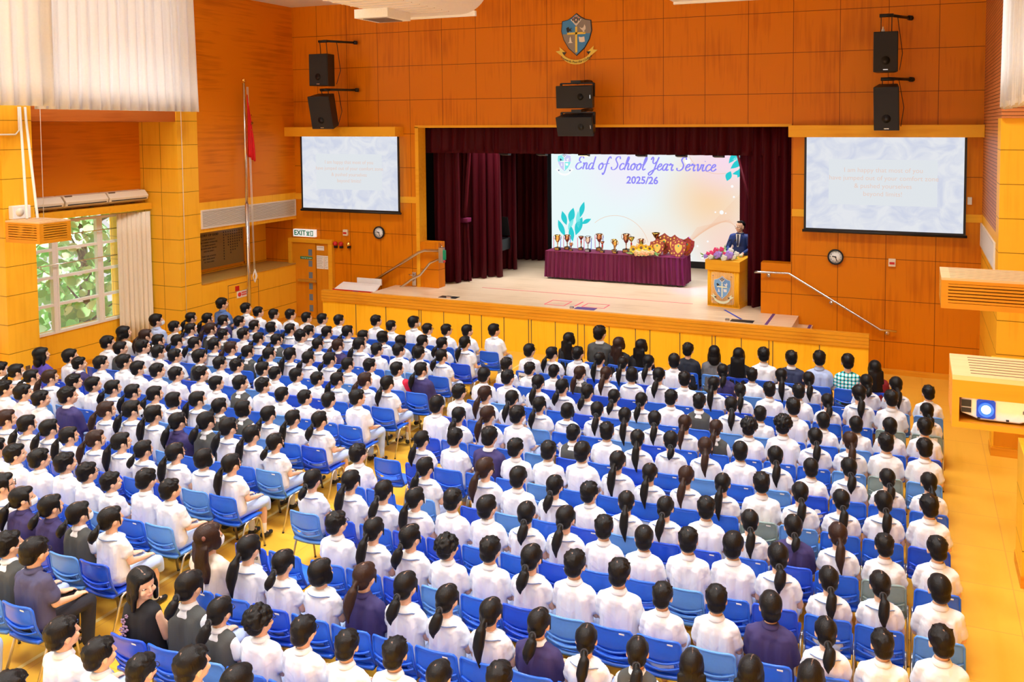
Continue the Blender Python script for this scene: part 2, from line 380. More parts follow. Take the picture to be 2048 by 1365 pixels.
# greenery outside
def leafy(n, x0, x1, y0, y1, z0, z1, seed, mi2=.4):
    bm = new_bm(); rnd = random.Random(seed)
    for i in range(n):
        c = Vector((rnd.uniform(x0, x1), rnd.uniform(y0, y1), rnd.uniform(z0, z1))); s = rnd.uniform(.09, .22)
        R = Euler((rnd.uniform(-1, 1), rnd.uniform(.6, 2.2), rnd.uniform(-1.2, 1.2))).to_matrix()
        ring = [(0, -1, 0), (.55, -.6, .08), (.8, 0, .12), (.5, .65, .06), (0, 1.1, -.05), (-.5, .65, .06), (-.8, 0, .12), (-.55, -.6, .08)]
        vv = [bm.verts.new(c+R @ (Vector(p)*s)) for p in ring]; f = bm.faces.new(vv); f.material_index = 0 if rnd.random() > mi2 else 1
    return bm
def tree(y0, y1, x, seed, label):
    t = thing('tree', label, 'tree', (0, 0, 0), group='trees outside the window')
    obj('foliage', leafy(1000, x-1.6, x+.1, y0, y1, -.6, 4.6, seed), [M['leaf'], M['leaf2']], t)
    bm = new_bm(); ym = (y0+y1)/2
    tube(bm, [(x-.6, ym, -1.5), (x-.55, ym+.1, 1.5), (x-.7, ym-.1, 4.5)], [.14, .11, .05])
    for k in range(6): tube(bm, [(x-.55, ym, .2+k*.6), (x-.2+.1*k, ym+(-1)**k*.7, .8+k*.6)], [.04, .012], 6)
    obj('trunk', bm, M['bark'], t)
tree(10.3, 12.5, -18.6, 11, 'leafy green tree behind the near half of the window')
tree(13.4, 15.6, -18.9, 12, 'leafy green tree behind the far half of the window')
bm = new_bm(); box(bm, -26, -18.3, 4, 20, -2, -1.5); struct('ground_outside', bm, M['leaf'])

def aircon(y, label):
    t = thing('air_conditioner', label, 'air conditioner', (-16.95, y, 3.50), (0, 0, 0), 'air conditioners above the window')
    bm = new_bm(); prism(bm, [(0, 0, .0), (.10, 0, -.02), (.30, 0, .05), (.33, 0, .14), (.22, 0, .26), (0, 0, .27)], (0, .98, 0)); obj('casing', bm, M['cream'], t, bevel=.01)
    bm = new_bm(); box(bm, .305, .325, .05, .93, .065, .085); obj('air_slot', bm, M['black'], t)
    bm = new_bm(); box(bm, .2, .24, .04, .2, .22, .265); obj('control_panel', bm, M['bronze'], t)
    bm = new_bm(); box(bm, .02, .12, .2, .26, -.1, -.02); box(bm, .02, .12, .72, .78, -.1, -.02); obj('wall_bracket', bm, M['bronze'], t)
aircon(11.1, 'cream air conditioner above the window, partly behind the pilaster')
aircon(12.12, 'cream air conditioner in the middle of the three over the window')
aircon(13.13, 'cream air conditioner closest to the stage of the three over the window')
# pilaster fittings
t = thing('wall_speaker', 'small white box speaker on the pilaster above the hanging timber box', 'speaker', (XL+.004, 10.38, 3.5))
bm = new_bm(); box(bm, 0, .12, 0, .34, 0, .25); obj('casing', bm, M['white'], t, bevel=.015)
bm = new_bm(); lathe(bm, [(.0, 0), (.075, 0), (.075, .008), (0, .008)], (0, 0, 0), 20); obj('speaker_grille', bm, M['cream'], t, (.12, .13, .125), (0, pi/2, 0))
bm = new_bm()
for k, yy in enumerate((10.64, 10.74)): tube(bm, [(XL+.04, yy, 5.6), (XL+.05, yy, 5.4), (-14.42+.12*k, 9.8+.1*k, 3.62)], .022)
tag(obj('cable_conduit', bm, M['white']), 'white conduits running down the pilaster to the hanging timber box', 'conduit')
bm = new_bm(); tube(bm, [(XL+.03, 9.9, 5.08), (XL+.03, 10.55, 5.08), (XL+.03, 10.62, 5.16), (XL+.03, 10.62, 5.6)], .016); tag(obj('cable_conduit', bm, M['white']), 'white conduit bending under the high curtain on the pilaster', 'conduit')
for (y, zt, zb, lab) in ((11.0, 8.41, 3.3, 'thin white curtain cord hanging beside the near pilaster'), (14.25, 8.41, .7, 'thin white curtain cord hanging in front of the far pilaster')):
    bm = new_bm(); tube(bm, [(XL+.06, y, zt), (XL+.05, y+.02, (zt+zb)/2), (XL+.06, y, zb)], .006, 6); tag(obj('curtain_drawstring', bm, M['white']), lab, 'cord', 'curtain cords')
for y, z, lab in ((14.38, .62, 'small dark wall socket low on the far pilaster'), (10.62, .62, 'small dark wall socket low on the near pilaster')):
    bm = new_bm(); box(bm, XL, XL+.02, y-.04, y+.04, z-.05, z+.05); tag(obj('wall_socket', bm, M['bronze'], bevel=.004), lab, 'socket', 'pilaster sockets')

def hanging_box(loc, w, d, h, label, rods=(), slats_front=True, hole=None):
    """slotted timber housing; origin at its near upper corner, x to the wall"""
    t = thing('equipment_box', label, 'box', loc)
    bm = new_bm(); th = .025; n = 6
    box(bm, 0, w, 0, d, -th, 0, 1); box(bm, 0, w, 0, d, -h, -h+th); box(bm, 0, w, d-th, d, -h+th, -th)
    z1_, z0_ = -th, -h+th
    if hole:
        a, b_, c, e = hole
        box(bm, 0, w, 0, th, c, z1_); box(bm, 0, w, 0, th, z0_, e); box(bm, 0, a, 0, th, e, c); box(bm, b_, w, 0, th, e, c)
    else:
        box(bm, 0, .07, 0, th, z0_, z1_); box(bm, w-.07, w, 0, th, z0_, z1_); box(bm, .07, w-.07, 0, th, -.06, z1_); box(bm, .07, w-.07, 0, th, z0_, -h+.06)
        for i in range(n): z = -.06-(h-.12)*(i+.5)/n; box(bm, .07, w-.07, 0, th, z-(h-.12)/n*.34, z+(h-.12)/n*.34)
    for x in (0, w-th):
        box(bm, x, x+th, th, .07, z0_, z1_); box(bm, x, x+th, d-.07, d-th, z0_, z1_); box(bm, x, x+th, .07, d-.07, -.06, z1_); box(bm, x, x+th, .07, d-.07, z0_, -h+.06)
        for i in range(n): z = -.06-(h-.12)*(i+.5)/n; box(bm, x, x+th, .07, d-.07, z-(h-.12)/n*.34, z+(h-.12)/n*.34)
    obj('housing', bm, [M['boxwood'], M['palebox']], t)
    bm = new_bm()
    for i in range(7): y = .06+(d-.12)*i/6; box(bm, .09, w-.05, y-.004, y+.004, 0, .002)
    obj('lid_slots', bm, M['bronze'], t)
    if rods:
        bm = new_bm()
        for x, y in rods: tube(bm, [(x, y, -.02), (x, y, 8.4-loc[2])], .015)
        obj('hanging_rod', bm, M['white'], t)
    return t
hanging_box((-14.53, 9.5, 3.62), .84, .55, .37, 'slotted timber box hanging by white rods in front of the window pilaster')
hanging_box((.285, 9.5, 3.56), .95, .72, .33, 'slotted timber box on the projector side, farther from the camera', rods=((.93, .36),))
PB = hanging_box((.2, 4.6, 3.90), .98, .43, .275, 'timber projector box with an open front, close to the camera', hole=(.035, .95, -.115, -.245))
def projector():
    t = thing('projector', 'white projector with glowing blue lens inside the open timber box', 'projector', (.2, 4.6, 3.66))
    X0 = .045; bm = new_bm()
    pts = [(X0, 0, .03), (X0+.05, 0, .015), (X0+.09, 0, 0), (X0+.28, 0, 0), (X0+.33, 0, .02), (X0+.5, 0, .02), (X0+.5, 0, .105), (X0+.3, 0, .118), (X0, 0, .112)]
    prism(bm, [(x, .05, z) for x, y, z in pts], (0, .3, 0)); obj('casing', bm, M['white'], t, bevel=.008)
    bm = new_bm(); box(bm, X0+.002, X0+.05, .045, .05, .065, .1); box(bm, X0+.002, X0+.05, .045, .05, .035, .058); obj('side_vent', bm, M['black'], t)
    bm = new_bm(); prism(bm, [(.13, .043, .012), (.20, .043, .012), (.21, .043, .022), (.21, .043, .10), (.20, .043, .11), (.13, .043, .11), (.12, .043, .10), (.12, .043, .022)], (0, .012, 0)); obj('lens_recess', bm, mat('lens_blue', (.01, .03, .18), .2, emit=(.02, .08, .6), es=.7), t)
    bm = new_bm(); lathe(bm, [(.03, 0), (.038, -.004), (.038, -.012), (.033, -.012), (.03, -.006)], (.165, .045, .06), 24, axis='y'); obj('lens_ring', bm, mat('lens_rim', (.02, .08, .5), .15, emit=(.03, .15, .9), es=1.2), t)
    bm = new_bm(); lathe(bm, [(0, 0), (.024, 0), (.018, -.008), (0, -.011)], (.165, .04, .06), 24, axis='y'); obj('lens', bm, mat('lens_light', (.6, .8, 1), .1, emit=(.62, .84, 1), es=6), t)
    bm = new_bm()
    for x in (.1, .235, .36): box(bm, X0+x-.02, X0+x-.006, .042, .05, .008, .016)
    obj('screw_cover', bm, M['black'], t)
    text('lettering', 'EPSON', .022, M['ink'], t, (.37, .047, .06), align='CENTER')
projector()
# cupboards along the projector-side wall
def cupboard(y0, y1, x1, label, h=1.5):
    t = thing('cupboard', label, 'cupboard', (1.19, y0, 0))
    bm = new_bm(); box(bm, 0, x1, 0, y1-y0, .14, h); obj('body', bm, M['colwood'], t, bevel=.005)
    bm = new_bm(); box(bm, -.012, x1, -.012, y1-y0, 0, .14); obj('plinth', bm, M['edgewood'], t)
    bm = new_bm(); box(bm, .03, x1-.02, -.015, 0, .17, h-.03); q = obj('door', bm, M['doorwood'], t)
    bm = new_bm(); tube(bm, [(.07, -.02, h*.45), (.07, -.05, h*.47), (.07, -.05, h*.66), (.07, -.02, h*.68)], .01); obj('handle', bm, M['steel'], q)
    bm = new_bm(); box(bm, x1-.06, x1-.03, -.025, -.012, h*.72, h*.86); obj('hinge', bm, M['steel'], q)
cupboard(14.05, 14.4, .9, 'low timber cupboard with a steel handle beside the wall pilaster')
cupboard(10.07, 10.69, .8, 'tall timber cupboard standing against the projector-side wall, nearer the camera')

# louvers below the timber panels
def louver(name, x, y0, y1, z0, z1, sgn, label):
    t = thing(name, label, 'vent'); bm = new_bm(); d = .03*sgn
    def b2(ya, yb, za, zb, t0=0, t1=1): box(bm, min(x+d*t0, x+d*t1), max(x+d*t0, x+d*t1), ya, yb, za, zb)
    b2(y0, y0+.03, z0+.03, z1-.03); b2(y1-.03, y1, z0+.03, z1-.03); b2(y0, y1, z0, z0+.03); b2(y0, y1, z1-.03, z1)
    obj('frame', bm, M['louver'], t); bm = new_bm(); n = 12
    for i in range(n):
        z = z0+.03+(z1-z0-.06)*(i+.5)/n
        prism(bm, [(x+d*.2, y0+.03, z+.004), (x+d*.2, y0+.03, z+.012), (x+d*.8, y0+.03, z-.002), (x+d*.8, y0+.03, z-.012)], (0, y1-y0-.06, 0))
    obj('slats', bm, M['louver'], t)
    bm = new_bm(); box(bm, min(x, x+sgn*.004), max(x, x+sgn*.004), y0+.03, y1-.03, z0+.03, z1-.03); obj('backing', bm, M['bronze'], t)
louver('louver_vent', XL, 14.79, 17.97, 2.79, 3.24, 1, 'long cream louver vent on the window-side wall behind the flagpole')
louver('louver_vent', XR, 15.0, 17.97, 2.79, 3.24, -1, 'cream louver vent on the projector-side wall near the stage')
# recessed notice board with the school verse
t = thing('verse_board', 'large framed honour board with text behind glass in the wall recess', 'board', (-16.85, 15.1, 1.60))
bm = new_bm(); box(bm, 0, .03, 0, 2.1, -.05, 0); box(bm, 0, .03, 0, 2.1, .94, .98); box(bm, 0, .03, 2.06, 2.1, -.05, .98); obj('frame', bm, M['edgewood'], t)
bm = new_bm(); box(bm, 0, .02, 0, 2.07, 0, .95); bb = obj('panel', bm, mat('board_panel', (.30, .24, .12), .25, coat=.5), t)
text('lettering', 'GLORY OF GOD', .085, M['ink'], bb, (.022, .90, .85), (pi/2, 0, pi/2), bold=.002)
for i, l in enumerate(('FATHER ALMIGHTY', 'WE COMMIT OURSELVES', 'TO SERVE ALWAYS', 'IN FAITH AND TRUTH', 'AND IN UNITY', 'THAT THE SCHOOL', 'MAY BEAR FRUIT', 'TO THE LORD')):
    text('lettering', l, .05, M['ink'], bb, (.022, .90, .74-.075*i-(.05 if i > 4 else 0)), (pi/2, 0, pi/2))
bm = new_bm()
for c_ in range(9):
    n = (11, 2, 6, 9, 8, 8, 7, 5, 4)[c_]
    for k in range(n): box(bm, .02, .024, 1.38+c_*.075, 1.405+c_*.075, .85-k*.07, .885-k*.07)
obj('characters', bm, M['ink'], bb)
# hose-reel hatch signs
bm = new_bm(); box(bm, XL, XL+.02, 15.78, 15.9, 1.12, 1.24); q = obj('fire_call_point', bm, M['red'], bevel=.004); tag(q, 'small red fire call box on the low wall beside the flagpole', 'call point')
bm = new_bm(); box(bm, XL, XL+.01, 15.83, 16.15, .93, 1.1); q = obj('fire_notice', bm, M['paper']); tag(q, 'white fire notice with red print under the red call box', 'notice')
bm = new_bm(); lathe(bm, [(.03, 0), (.055, 0), (.055, .004), (.03, .004)], (0, 0, 0), 18); obj('emblem', bm, M['redink'], q, (XL+.01, 15.91, 1.015), (0, pi/2, 0))
bm = new_bm(); [box(bm, XL+.01, XL+.014, 15.98+.04*i, 16.01+.04*i, 1.03-.055*j, 1.07-.055*j) for i in range(4) for j in range(2)]; obj('characters', bm, M['redink'], q)
bm = new_bm()
for a in ((15.55, 15.56, .02, 1.3), (16.55, 16.56, .02, 1.3), (15.55, 16.56, 1.29, 1.3), (15.55, 16.56, 1.10, 1.105), (16.16, 16.17, .02, 1.1)): box(bm, XL, XL+.004, *a)
struct('trim_6', bm, M['bronze'])
# flagpole with flag
t = thing('flagpole', 'tall steel flagpole standing by the window-side wall', 'flagpole', (-15.55, 16.0, 0))
bm = new_bm(); tube(bm, [(0, 0, 0), (0, 0, 3.3)], .045, 12); tube(bm, [(0, 0, 3.3), (0, 0, 6.3)], .032, 12); obj('pole', bm, M['steel'], t)
bm = new_bm(); ball(bm, (0, 0, 6.36), .05); obj('finial', bm, M['gold'], t)
bm = new_bm(); tube(bm, [(.04, .1, 6.2), (.03, .14, 4.5), (.05, .16, 1.62)], .007, 6); tube(bm, [(.04, .06, 6.2), (.03, .1, 4.5), (.05, .13, 1.62)], .007, 6); obj('halyard', bm, M['white'], t)
bm = new_bm()
for k in range(3): tube(bm, [(.05, .14+.015*k, 1.62), (.07, .17+.02*k, 1.45), (.05, .14+.01*k, 1.30), (.03, .11, 1.45)], .012, 6, closed=True)
obj('rope_coil', bm, M['white'], t)
bm = new_bm(); V = []
for r in range(13):
    tt = r/12; row = []
    for k in range(13):
        s = k/12; wd = .03+.2*tt*(1-.15*tt)
        row.append(bm.verts.new((.05+.05*sin(s*14+tt*2)*(.3+tt), .04+wd*s, 6.02-tt*1.52-.18*s*(1-tt)-(.16*s if r == 12 else 0))))
    V.append(row)
for r in range(12):
    for k in range(12): bm.faces.new((V[r][k], V[r][k+1], V[r+1][k+1], V[r+1][k]))
fl = obj('flag', bm, mat('flag_red', (.80, .01, .02), .6), None, (-15.55, 16.0, 0), smooth=True); fl.modifiers.new('s', 'SOLIDIFY').thickness = .006
tag(fl, 'red national flag hanging limp from the top of the flagpole', 'flag')
def star_bm(r, n=5):
    bm = new_bm(); prism(bm, [(0, r*(1 if i % 2 == 0 else .4)*sin(2*pi*i/10), r*(1 if i % 2 == 0 else .4)*cos(2*pi*i/10)) for i in range(10)], (.006, 0, 0)); return bm
for (y, z, r) in ((.12, 5.30, .055), (.10, 5.5, .025), (.10, 5.14, .022)): obj('star', star_bm(r), M['gold'], fl, (.115, y, z))

# ================================================================ STAGE
bm = new_bm(); box(bm, -12.6, -2.3, 16.93, 18.0, .04, SZ); box(bm, -11.88, -2.5, 18.0, 18.3, .04, SZ); box(bm, -14.5, 1.0, 18.3, 24.0, .04, SZ); struct('floor_stage', bm, M['boards'])
bm = new_bm()
box(bm, -14.0, -.8, 16.86, 16.92, 0, .80); struct('wall_stage_front', bm, M['stagewood'])
bm = new_bm()
for k in range(4): box(bm, -14.02, -.79, 16.83, 16.95, .80+k*.07, .864+k*.07)
box(bm, -14.02, -.79, 16.85, 16.93, .79, 1.07); struct('trim_7', bm, M['edgewood'])
bm = new_bm()
for x in (-12.99, -12.1, -11.15, -11.09, -10.46, -9.76, -9.44, -8.85, -8.22, -8.15, -7.55, -7.0, -6.84, -6.25, -5.64, -5.31, -4.64, -3.94, -3.87, -3.32, -2.75, -2.67, -1.74): box(bm, x-.008, x+.008, 16.852, 16.862, 0, .78)
struct('trim_8', bm, M['bronze'])
bm = new_bm(); [box(bm, -2.3+.3*i, -2.0+.3*i, 16.96, 17.99, 0, SZ-.18*(i+1)) for i in range(5)]; tag(obj('stage_steps', bm, M['boards']), 'timber steps going down from the stage beside the steel handrail', 'steps')
bm = new_bm(); box(bm, -2.86, -2.80, 16.95, 18, SZ, SZ+.004); tag(obj('edge_tape', bm, M['tapepurple']), 'dark purple tape strip across the stage near the steps', 'tape', 'purple step tapes')
bm = new_bm(); box(bm, -2.08, -2.02, 16.95, 18, SZ-.18, SZ-.176); tag(obj('edge_tape', bm, M['tapepurple']), 'dark purple tape strip on the edge of the first step down', 'tape', 'purple step tapes')
# backdrop walls of the stage box
bm = new_bm(); box(bm, -14.6, 1.1, 24.0, 24.1, 0, 6.5); box(bm, -14.6, -14.5, 18.3, 24, 0, 6.5); box(bm, 1.0, 1.1, 18.3, 24, 0, 6.5); box(bm, -14.6, 1.1, 18.3, 24.1, 6.5, 6.6); struct('wall_stage_back', bm, M['dark'])
# floor markings
def strip(bm, a, b, w=.025, z=SZ+.002):
    a = Vector((a[0], a[1], 0)); b = Vector((b[0], b[1], 0)); d = (b-a).normalized(); n = Vector((-d.y, d.x, 0))*w/2
    prism(bm, [(a+n)+Vector((0, 0, z)), (b+n)+Vector((0, 0, z)), (b-n)+Vector((0, 0, z)), (a-n)+Vector((0, 0, z))], (0, 0, .003))
bm = new_bm(); strip(bm, (-10.3, 18.45), (-4.75, 18.38)); tag(obj('marking_tape', bm, M['tapered']), 'long pink tape line across the stage in front of the table', 'tape')
for (xa, xb, ya, yb, lab) in ((-7.97, -7.48, 17.19, 17.66, 'pink tape square on the stage, farther from the lectern'), (-7.05, -6.52, 17.23, 17.62, 'pink tape square on the stage, nearer the lectern')):
    bm = new_bm()
    for a, b_ in (((xa, ya), (xb, ya)), ((xb, ya), (xb, yb)), ((xb, yb), (xa, yb)), ((xa, yb), (xa, ya))): strip(bm, a, b_, .03)
    tag(obj('marking_tape', bm, M['tapered']), lab, 'tape', 'pink tape squares')
bm = new_bm(); strip(bm, (-7.23, 17.23), (-7.22, 17.72), .04); tag(obj('marking_tape', bm, M['tapered']), 'short pink tape bar between the two taped squares', 'tape')
bm = new_bm(); strip(bm, (-3.93, 18.02), (-3.4, 17.25), .05); tag(obj('cable_tape', bm, M['tapeblue']), 'blue taped cable from the lectern to the floor plate', 'tape')
for (x, y, lab) in ((-10.47, 17.12, 'dark floor socket plate at the stage edge, far from the lectern'), (-6.9, 17.08, 'dark floor socket plate at the middle of the stage edge'), (-3.35, 17.1, 'dark floor socket plate in front of the lectern')):
    t = thing('floor_plate', lab, 'socket plate', (x, y, SZ), group='stage floor plates')
    bm = new_bm(); box(bm, -.24, .24, -.1, .1, 0, .008); obj('cover', bm, M['black'] if x != -6.9 else M['tapepurple'], t)
    bm = new_bm(); box(bm, -.34 if x > -8 else 0, -.26 if x > -8 else .12, -.12, -.06, 0, .05); obj('connector', bm, M['steel'], t)
bm = new_bm()
for i in range(4): box(bm, -10.35+.05*i, -10.32+.05*i, 22.4-.06*i, 22.5-.06*i, SZ, SZ+.004)
tag(obj('hazard_tape', bm, M['gold']), 'short yellow hazard tape on the floor beside the rear curtain', 'tape')

# velvet drapes
def drape(args, label, n=None, parent=None, thick=.02): return tag(cloth('stage_curtain', args, M['velvet'], thick=thick), label, 'curtain', 'red velvet stage curtains')
tag(cloth('curtain_valance', [((((-11.92, 18.5), (-2.45, 18.5)), 4.52, 5.3, 30, .075), dict(seed=21, wob=1.0))], M['velvet'], thick=.02), 'dark red velvet valance across the top of the stage', 'valance')
drape([((((-11.9, 18.75), (-11.15, 18.8)), SZ+.02, 5.3, 3, .10), dict(seed=22))], 'red velvet curtain closest to the low wall by the stair lift')
drape([((((-11.6, 19.1), (-10.9, 19.1)), 2.7, 5.3, 4, .08), dict(seed=23, flare=-.7)), ((((-11.3, 19.1), (-11.05, 19.1)), SZ+.02, 2.7, 3, .07), dict(seed=24, flare=.6))], 'red velvet curtain pinched by a tieback')
drape([((((-11.55, 19.5), (-10.8, 19.6)), SZ+.02, 5.3, 3, .09), dict(seed=25))], 'red velvet curtain just behind the tied one')
drape([((((-11.2, 19.85), (-10.55, 19.9)), SZ+.02, 5.3, 3, .11), dict(seed=26, flare=.15))], 'red velvet curtain directly in front of the piano')
drape([((((-11.15, 21.1), (-10.65, 21.1)), SZ+.02, 5.3, 3, .09), dict(seed=27))], 'red velvet curtain just behind the piano')
drape([((((-12.4, 22.7), (-10.45, 22.85)), SZ+.02, 5.6, 9, .10), dict(seed=28))], 'red velvet rear curtain beside the bright screen, on the piano side')
drape([((((-3.5, 18.5), (-2.4, 18.45)), SZ+.02, 5.3, 5, .10), dict(seed=29, flare=.03))], 'red velvet curtain behind the low wall on the lectern side')
drape([((((-4.16, 20.8), (-2.2, 20.6)), SZ+.02, 5.6, 8, .08), dict(seed=30))], 'dark velvet side curtain in shadow behind the speaker')
bm = new_bm(); tube(bm, [(-4.12, 20.3, 4.5), (-3.62, 20.0, 2.9)], .03); tag(obj('curtain_rope', bm, M['velvet']), 'slanted dark red curtain edge rope above the speaker', 'rope')
bm = new_bm(); box(bm, -11.36, -11.02, 18.98, 19.2, 2.66, 2.78); tag(obj('curtain_tieback', bm, M['tablecloth'], bevel=.02), 'purple tieback band around the pinched velvet curtain', 'tieback')

# LED wall
def led_mat():
    m = bpy.data.materials.new('led_picture'); m.use_nodes = True; N, L = nt(m); N.clear()
    out = N.new('ShaderNodeOutputMaterial'); em = N.new('ShaderNodeEmission'); em.inputs[1].default_value = .97; L.new(em.outputs[0], out.inputs[0])
    tc = N.new('ShaderNodeTexCoord'); sp = N.new('ShaderNodeSeparateXYZ'); L.new(tc.outputs['Object'], sp.inputs[0])
    def blob_(cx, cz, r, col, prev):
        v = N.new('ShaderNodeVectorMath'); v.operation = 'DISTANCE'; L.new(tc.outputs['Object'], v.inputs[0]); v.inputs[1].default_value = (cx, 0, cz)
        mr = N.new('ShaderNodeMapRange'); mr.interpolation_type = 'SMOOTHSTEP'; mr.inputs[1].default_value = 0; mr.inputs[2].default_value = r; mr.inputs[3].default_value = 1; mr.inputs[4].default_value = 0; L.new(v.outputs['Value'], mr.inputs[0])
        mx = N.new('ShaderNodeMix'); mx.data_type = 'RGBA'; mx.inputs[7].default_value = (*col, 1); L.new(mr.outputs[0], mx.inputs[0])
        if isinstance(prev, tuple): mx.inputs[6].default_value = (*prev, 1)
        else: L.new(prev, mx.inputs[6])
        return mx.outputs[2]
    c = blob_(5.0, 1.8, 2.2, (1, .72, .46), (.86, .99, 1))
    c = blob_(5.6, .3, 1.6, (1, .70, .60), c); c = blob_(2.4, 2.8, 1.9, (.93, .90, 1), c); c = blob_(5.4, 3.2, 1.7, (1, .74, .88), c); c = blob_(3.2, .3, 1.4, (1, .86, .74), c)
    L.new(c, em.inputs[0]); return m
LX, LY, LZ = -10.42, 23.05, 1.28
led = thing('led_wall', 'bright white led wall reading End of School Year Service at the rear of the stage', 'led screen', (LX, LY, LZ))
bm = new_bm(); box(bm, 0, 6.02, 0, .12, 0, 3.4); obj('screen', bm, led_mat(), led)
bm = new_bm(); box(bm, -.02, 6.04, .02, .3, -.2, 0); obj('plinth', bm, M['black'], led)
EM = lambda n, c, s=1.0: mat(n, (0, 0, 0), .9, spec=0, emit=c, es=s)
Etxt = EM('led_text', (.30, .27, .95)); Eteal = EM('led_teal', (.03, .62, .66)); Emid = EM('led_aqua', (.25, .85, .85)); Eblue = EM('led_sky', (.35, .55, .95)); Ewhite = EM('led_white', (1, 1, 1)); Eor = EM('led_orange', (1, .62, .42), .9); Edk = EM('led_dark', (.05, .07, .2)); Epale = EM('led_lilac', (.62, .62, .95))
GLY = {'n': (1.0, [[(0, .9), (.15, 1), (.2, .6), (.18, 0)], [(.18, .5), (.42, 1), (.65, .92), (.66, .4), (.75, .03), (1.0, .15)]]),
 'd': (1.05, [[(.75, .85), (.45, 1), (.15, .7), (.1, .3), (.3, 0), (.6, .15), (.75, .6)], [(.82, 2.0), (.76, .6), (.80, .05), (1.05, .15)]]),
 'o': (.95, [[(.5, 1), (.2, .8), (.1, .4), (.3, 0), (.6, .1), (.75, .55), (.6, .95), (.45, 1), (.55, .8), (1.0, .85)]]),
 'f': (.75, [[(.85, 1.7), (.65, 2.0), (.42, 1.6), (.35, .6), (.3, -.4), (.12, -.8), (0, -.5)], [(.05, .85), (.75, .95)]]),
 'S': (1.15, [[(1.0, 1.65), (.85, 2.0), (.45, 1.95), (.3, 1.6), (.55, 1.2), (.8, .8), (.75, .3), (.4, 0), (0, .08), (-.12, .42)]]),
 'c': (.82, [[(.7, .8), (.5, 1), (.2, .8), (.1, .35), (.35, 0), (.65, .1), (.85, .3)]]),
 'h': (.98, [[(.12, .5), (.42, 1.6), (.35, 2.0), (.2, 1.7), (.13, 0)], [(.14, .5), (.4, 1), (.62, .9), (.62, .3), (.72, 0), (.98, .15)]]),
 'l': (.58, [[(.1, .5), (.42, 1.5), (.34, 2.0), (.18, 1.6), (.14, .4), (.3, 0), (.6, .2)]]),
 'Y': (1.2, [[(-.05, 1.6), (.12, 2.0), (.3, 1.75), (.33, 1.25), (.6, 1.0), (.95, 1.35)], [(1.1, 2.0), (.95, 1.2), (.85, .2), (.62, -.5), (.3, -.78), (.1, -.5), (.5, -.1), (1.22, .3)]]),
 'e': (.82, [[(.15, .45), (.55, .65), (.6, .9), (.4, 1.0), (.15, .7), (.12, .3), (.35, 0), (.65, .1), (.85, .35)]]),
 'a': (1.0, [[(.72, .85), (.45, 1), (.15, .7), (.1, .3), (.3, 0), (.55, .15), (.72, .7), (.74, 1.0), (.70, .3), (.8, 0), (1.05, .15)]]),
 'r': (.82, [[(0, .75), (.2, 1.05), (.28, .82), (.55, .9), (.48, .4), (.6, 0), (.85, .15)]]),
 'v': (.92, [[(0, .85), (.2, 1), (.3, .5), (.4, 0), (.7, .4), (.75, .95), (.95, .85)]]),
 'i': (.52, [[(.15, 1), (.12, .4), (.25, 0), (.55, .15)], [(.22, 1.42), (.25, 1.46)]]),
 'E': (1.1, [[(1.0, 1.7), (.75, 2.0), (.35, 1.82), (.35, 1.35), (.7, 1.1), (.2, .92), (0, .4), (.3, 0), (.7, .02), (1.05, .35)]])}
def script(bm, s, x0, z0, u, slant=.28):
    x = 0
    for ch in s:
        if ch == ' ': x += .62; continue
        adv, strokes = GLY[ch]
        for P in strokes:
            Q = [P[0]]+P+[P[-1]]; out = []; rs = []
            for i in range(1, len(Q)-2):
                for k in range(6 if i < len(Q)-3 else 7):
                    t_ = k/6; a, b_, c, d = [Vector(q) for q in Q[i-1:i+3]]
                    p = .5*((2*b_)+(c-a)*t_+(2*a-5*b_+4*c-d)*t_**2+(3*b_-a-3*c+d)*t_**3); out.append(p)
            for i, p in enumerate(out):
                dv = out[min(i+1, len(out)-1)]-out[max(i-1, 0)]; rs.append((.055+.065*abs(dv.y)/(dv.length+1e-6))*u)
            tube(bm, [(x0+(x+p.x+p.y*slant)*u, -.012, z0+p.y*u) for p in out], rs, 8)
        x += adv
bm = new_bm(); script(bm, 'End of School Year Service', .80, 2.62, .192); obj('lettering', bm, Etxt, led)
text('lettering', '2025/26', .30, Etxt, led, (2.92, -.012, 2.31), bold=.008, shear=.1)
def leafp(bm, x, z, l, w, a):
    P = []
    for i in range(9): t_ = i/8; P.append((l*t_, w*sin(pi*t_)))
    for i in range(7, 0, -1): t_ = i/8; P.append((l*t_, -w*sin(pi*t_)*.8))
    prism(bm, [(x+p*cos(a)-q*sin(a), -.008, z+p*sin(a)+q*cos(a)) for p, q in P], (0, .004, 0))
bm = new_bm()
for x, z, l, w, a in ((.45, .55, .55, .1, 2.0), (.5, .9, .45, .1, 1.9), (.62, .95, .5, .12, 1.35), (.8, .6, .6, .13, 1.2), (.95, 1.15, .5, .09, 1.3), (1.0, .95, .35, .07, .5), (.7, .4, .5, .1, 1.7), (5.55, 2.7, .5, .1, .6), (5.6, 2.55, .45, .08, .2), (5.45, 2.35, .3, .1, 1.2), (5.75, 2.45, .4, .1, 1.0), (5.5, 2.85, .45, .09, .9)): leafp(bm, x, z, l, w, a)
obj('leaf_motif', bm, [Eteal], led)
bm = new_bm()
for x, z, l, w, a in ((.55, .75, .4, .07, 1.1), (.9, .8, .55, .08, 1.6), (5.6, 2.95, .35, .06, .3), (5.85, 2.3, .3, .06, 1.3)): leafp(bm, x, z, l, w, a)
obj('leaf_motif', bm, [Emid], led)
bm = new_bm(); tube(bm, [(1.15+.95+1.05*cos(a), -.008, .2+1.05*sin(a)) for a in [radians(v) for v in range(130, 10, -6)]], .006, 5)
tube(bm, [(5.2+.9*cos(a), -.008, 3.3+.75*sin(a)) for a in [radians(v) for v in range(200, 290, 6)]], .006, 5)
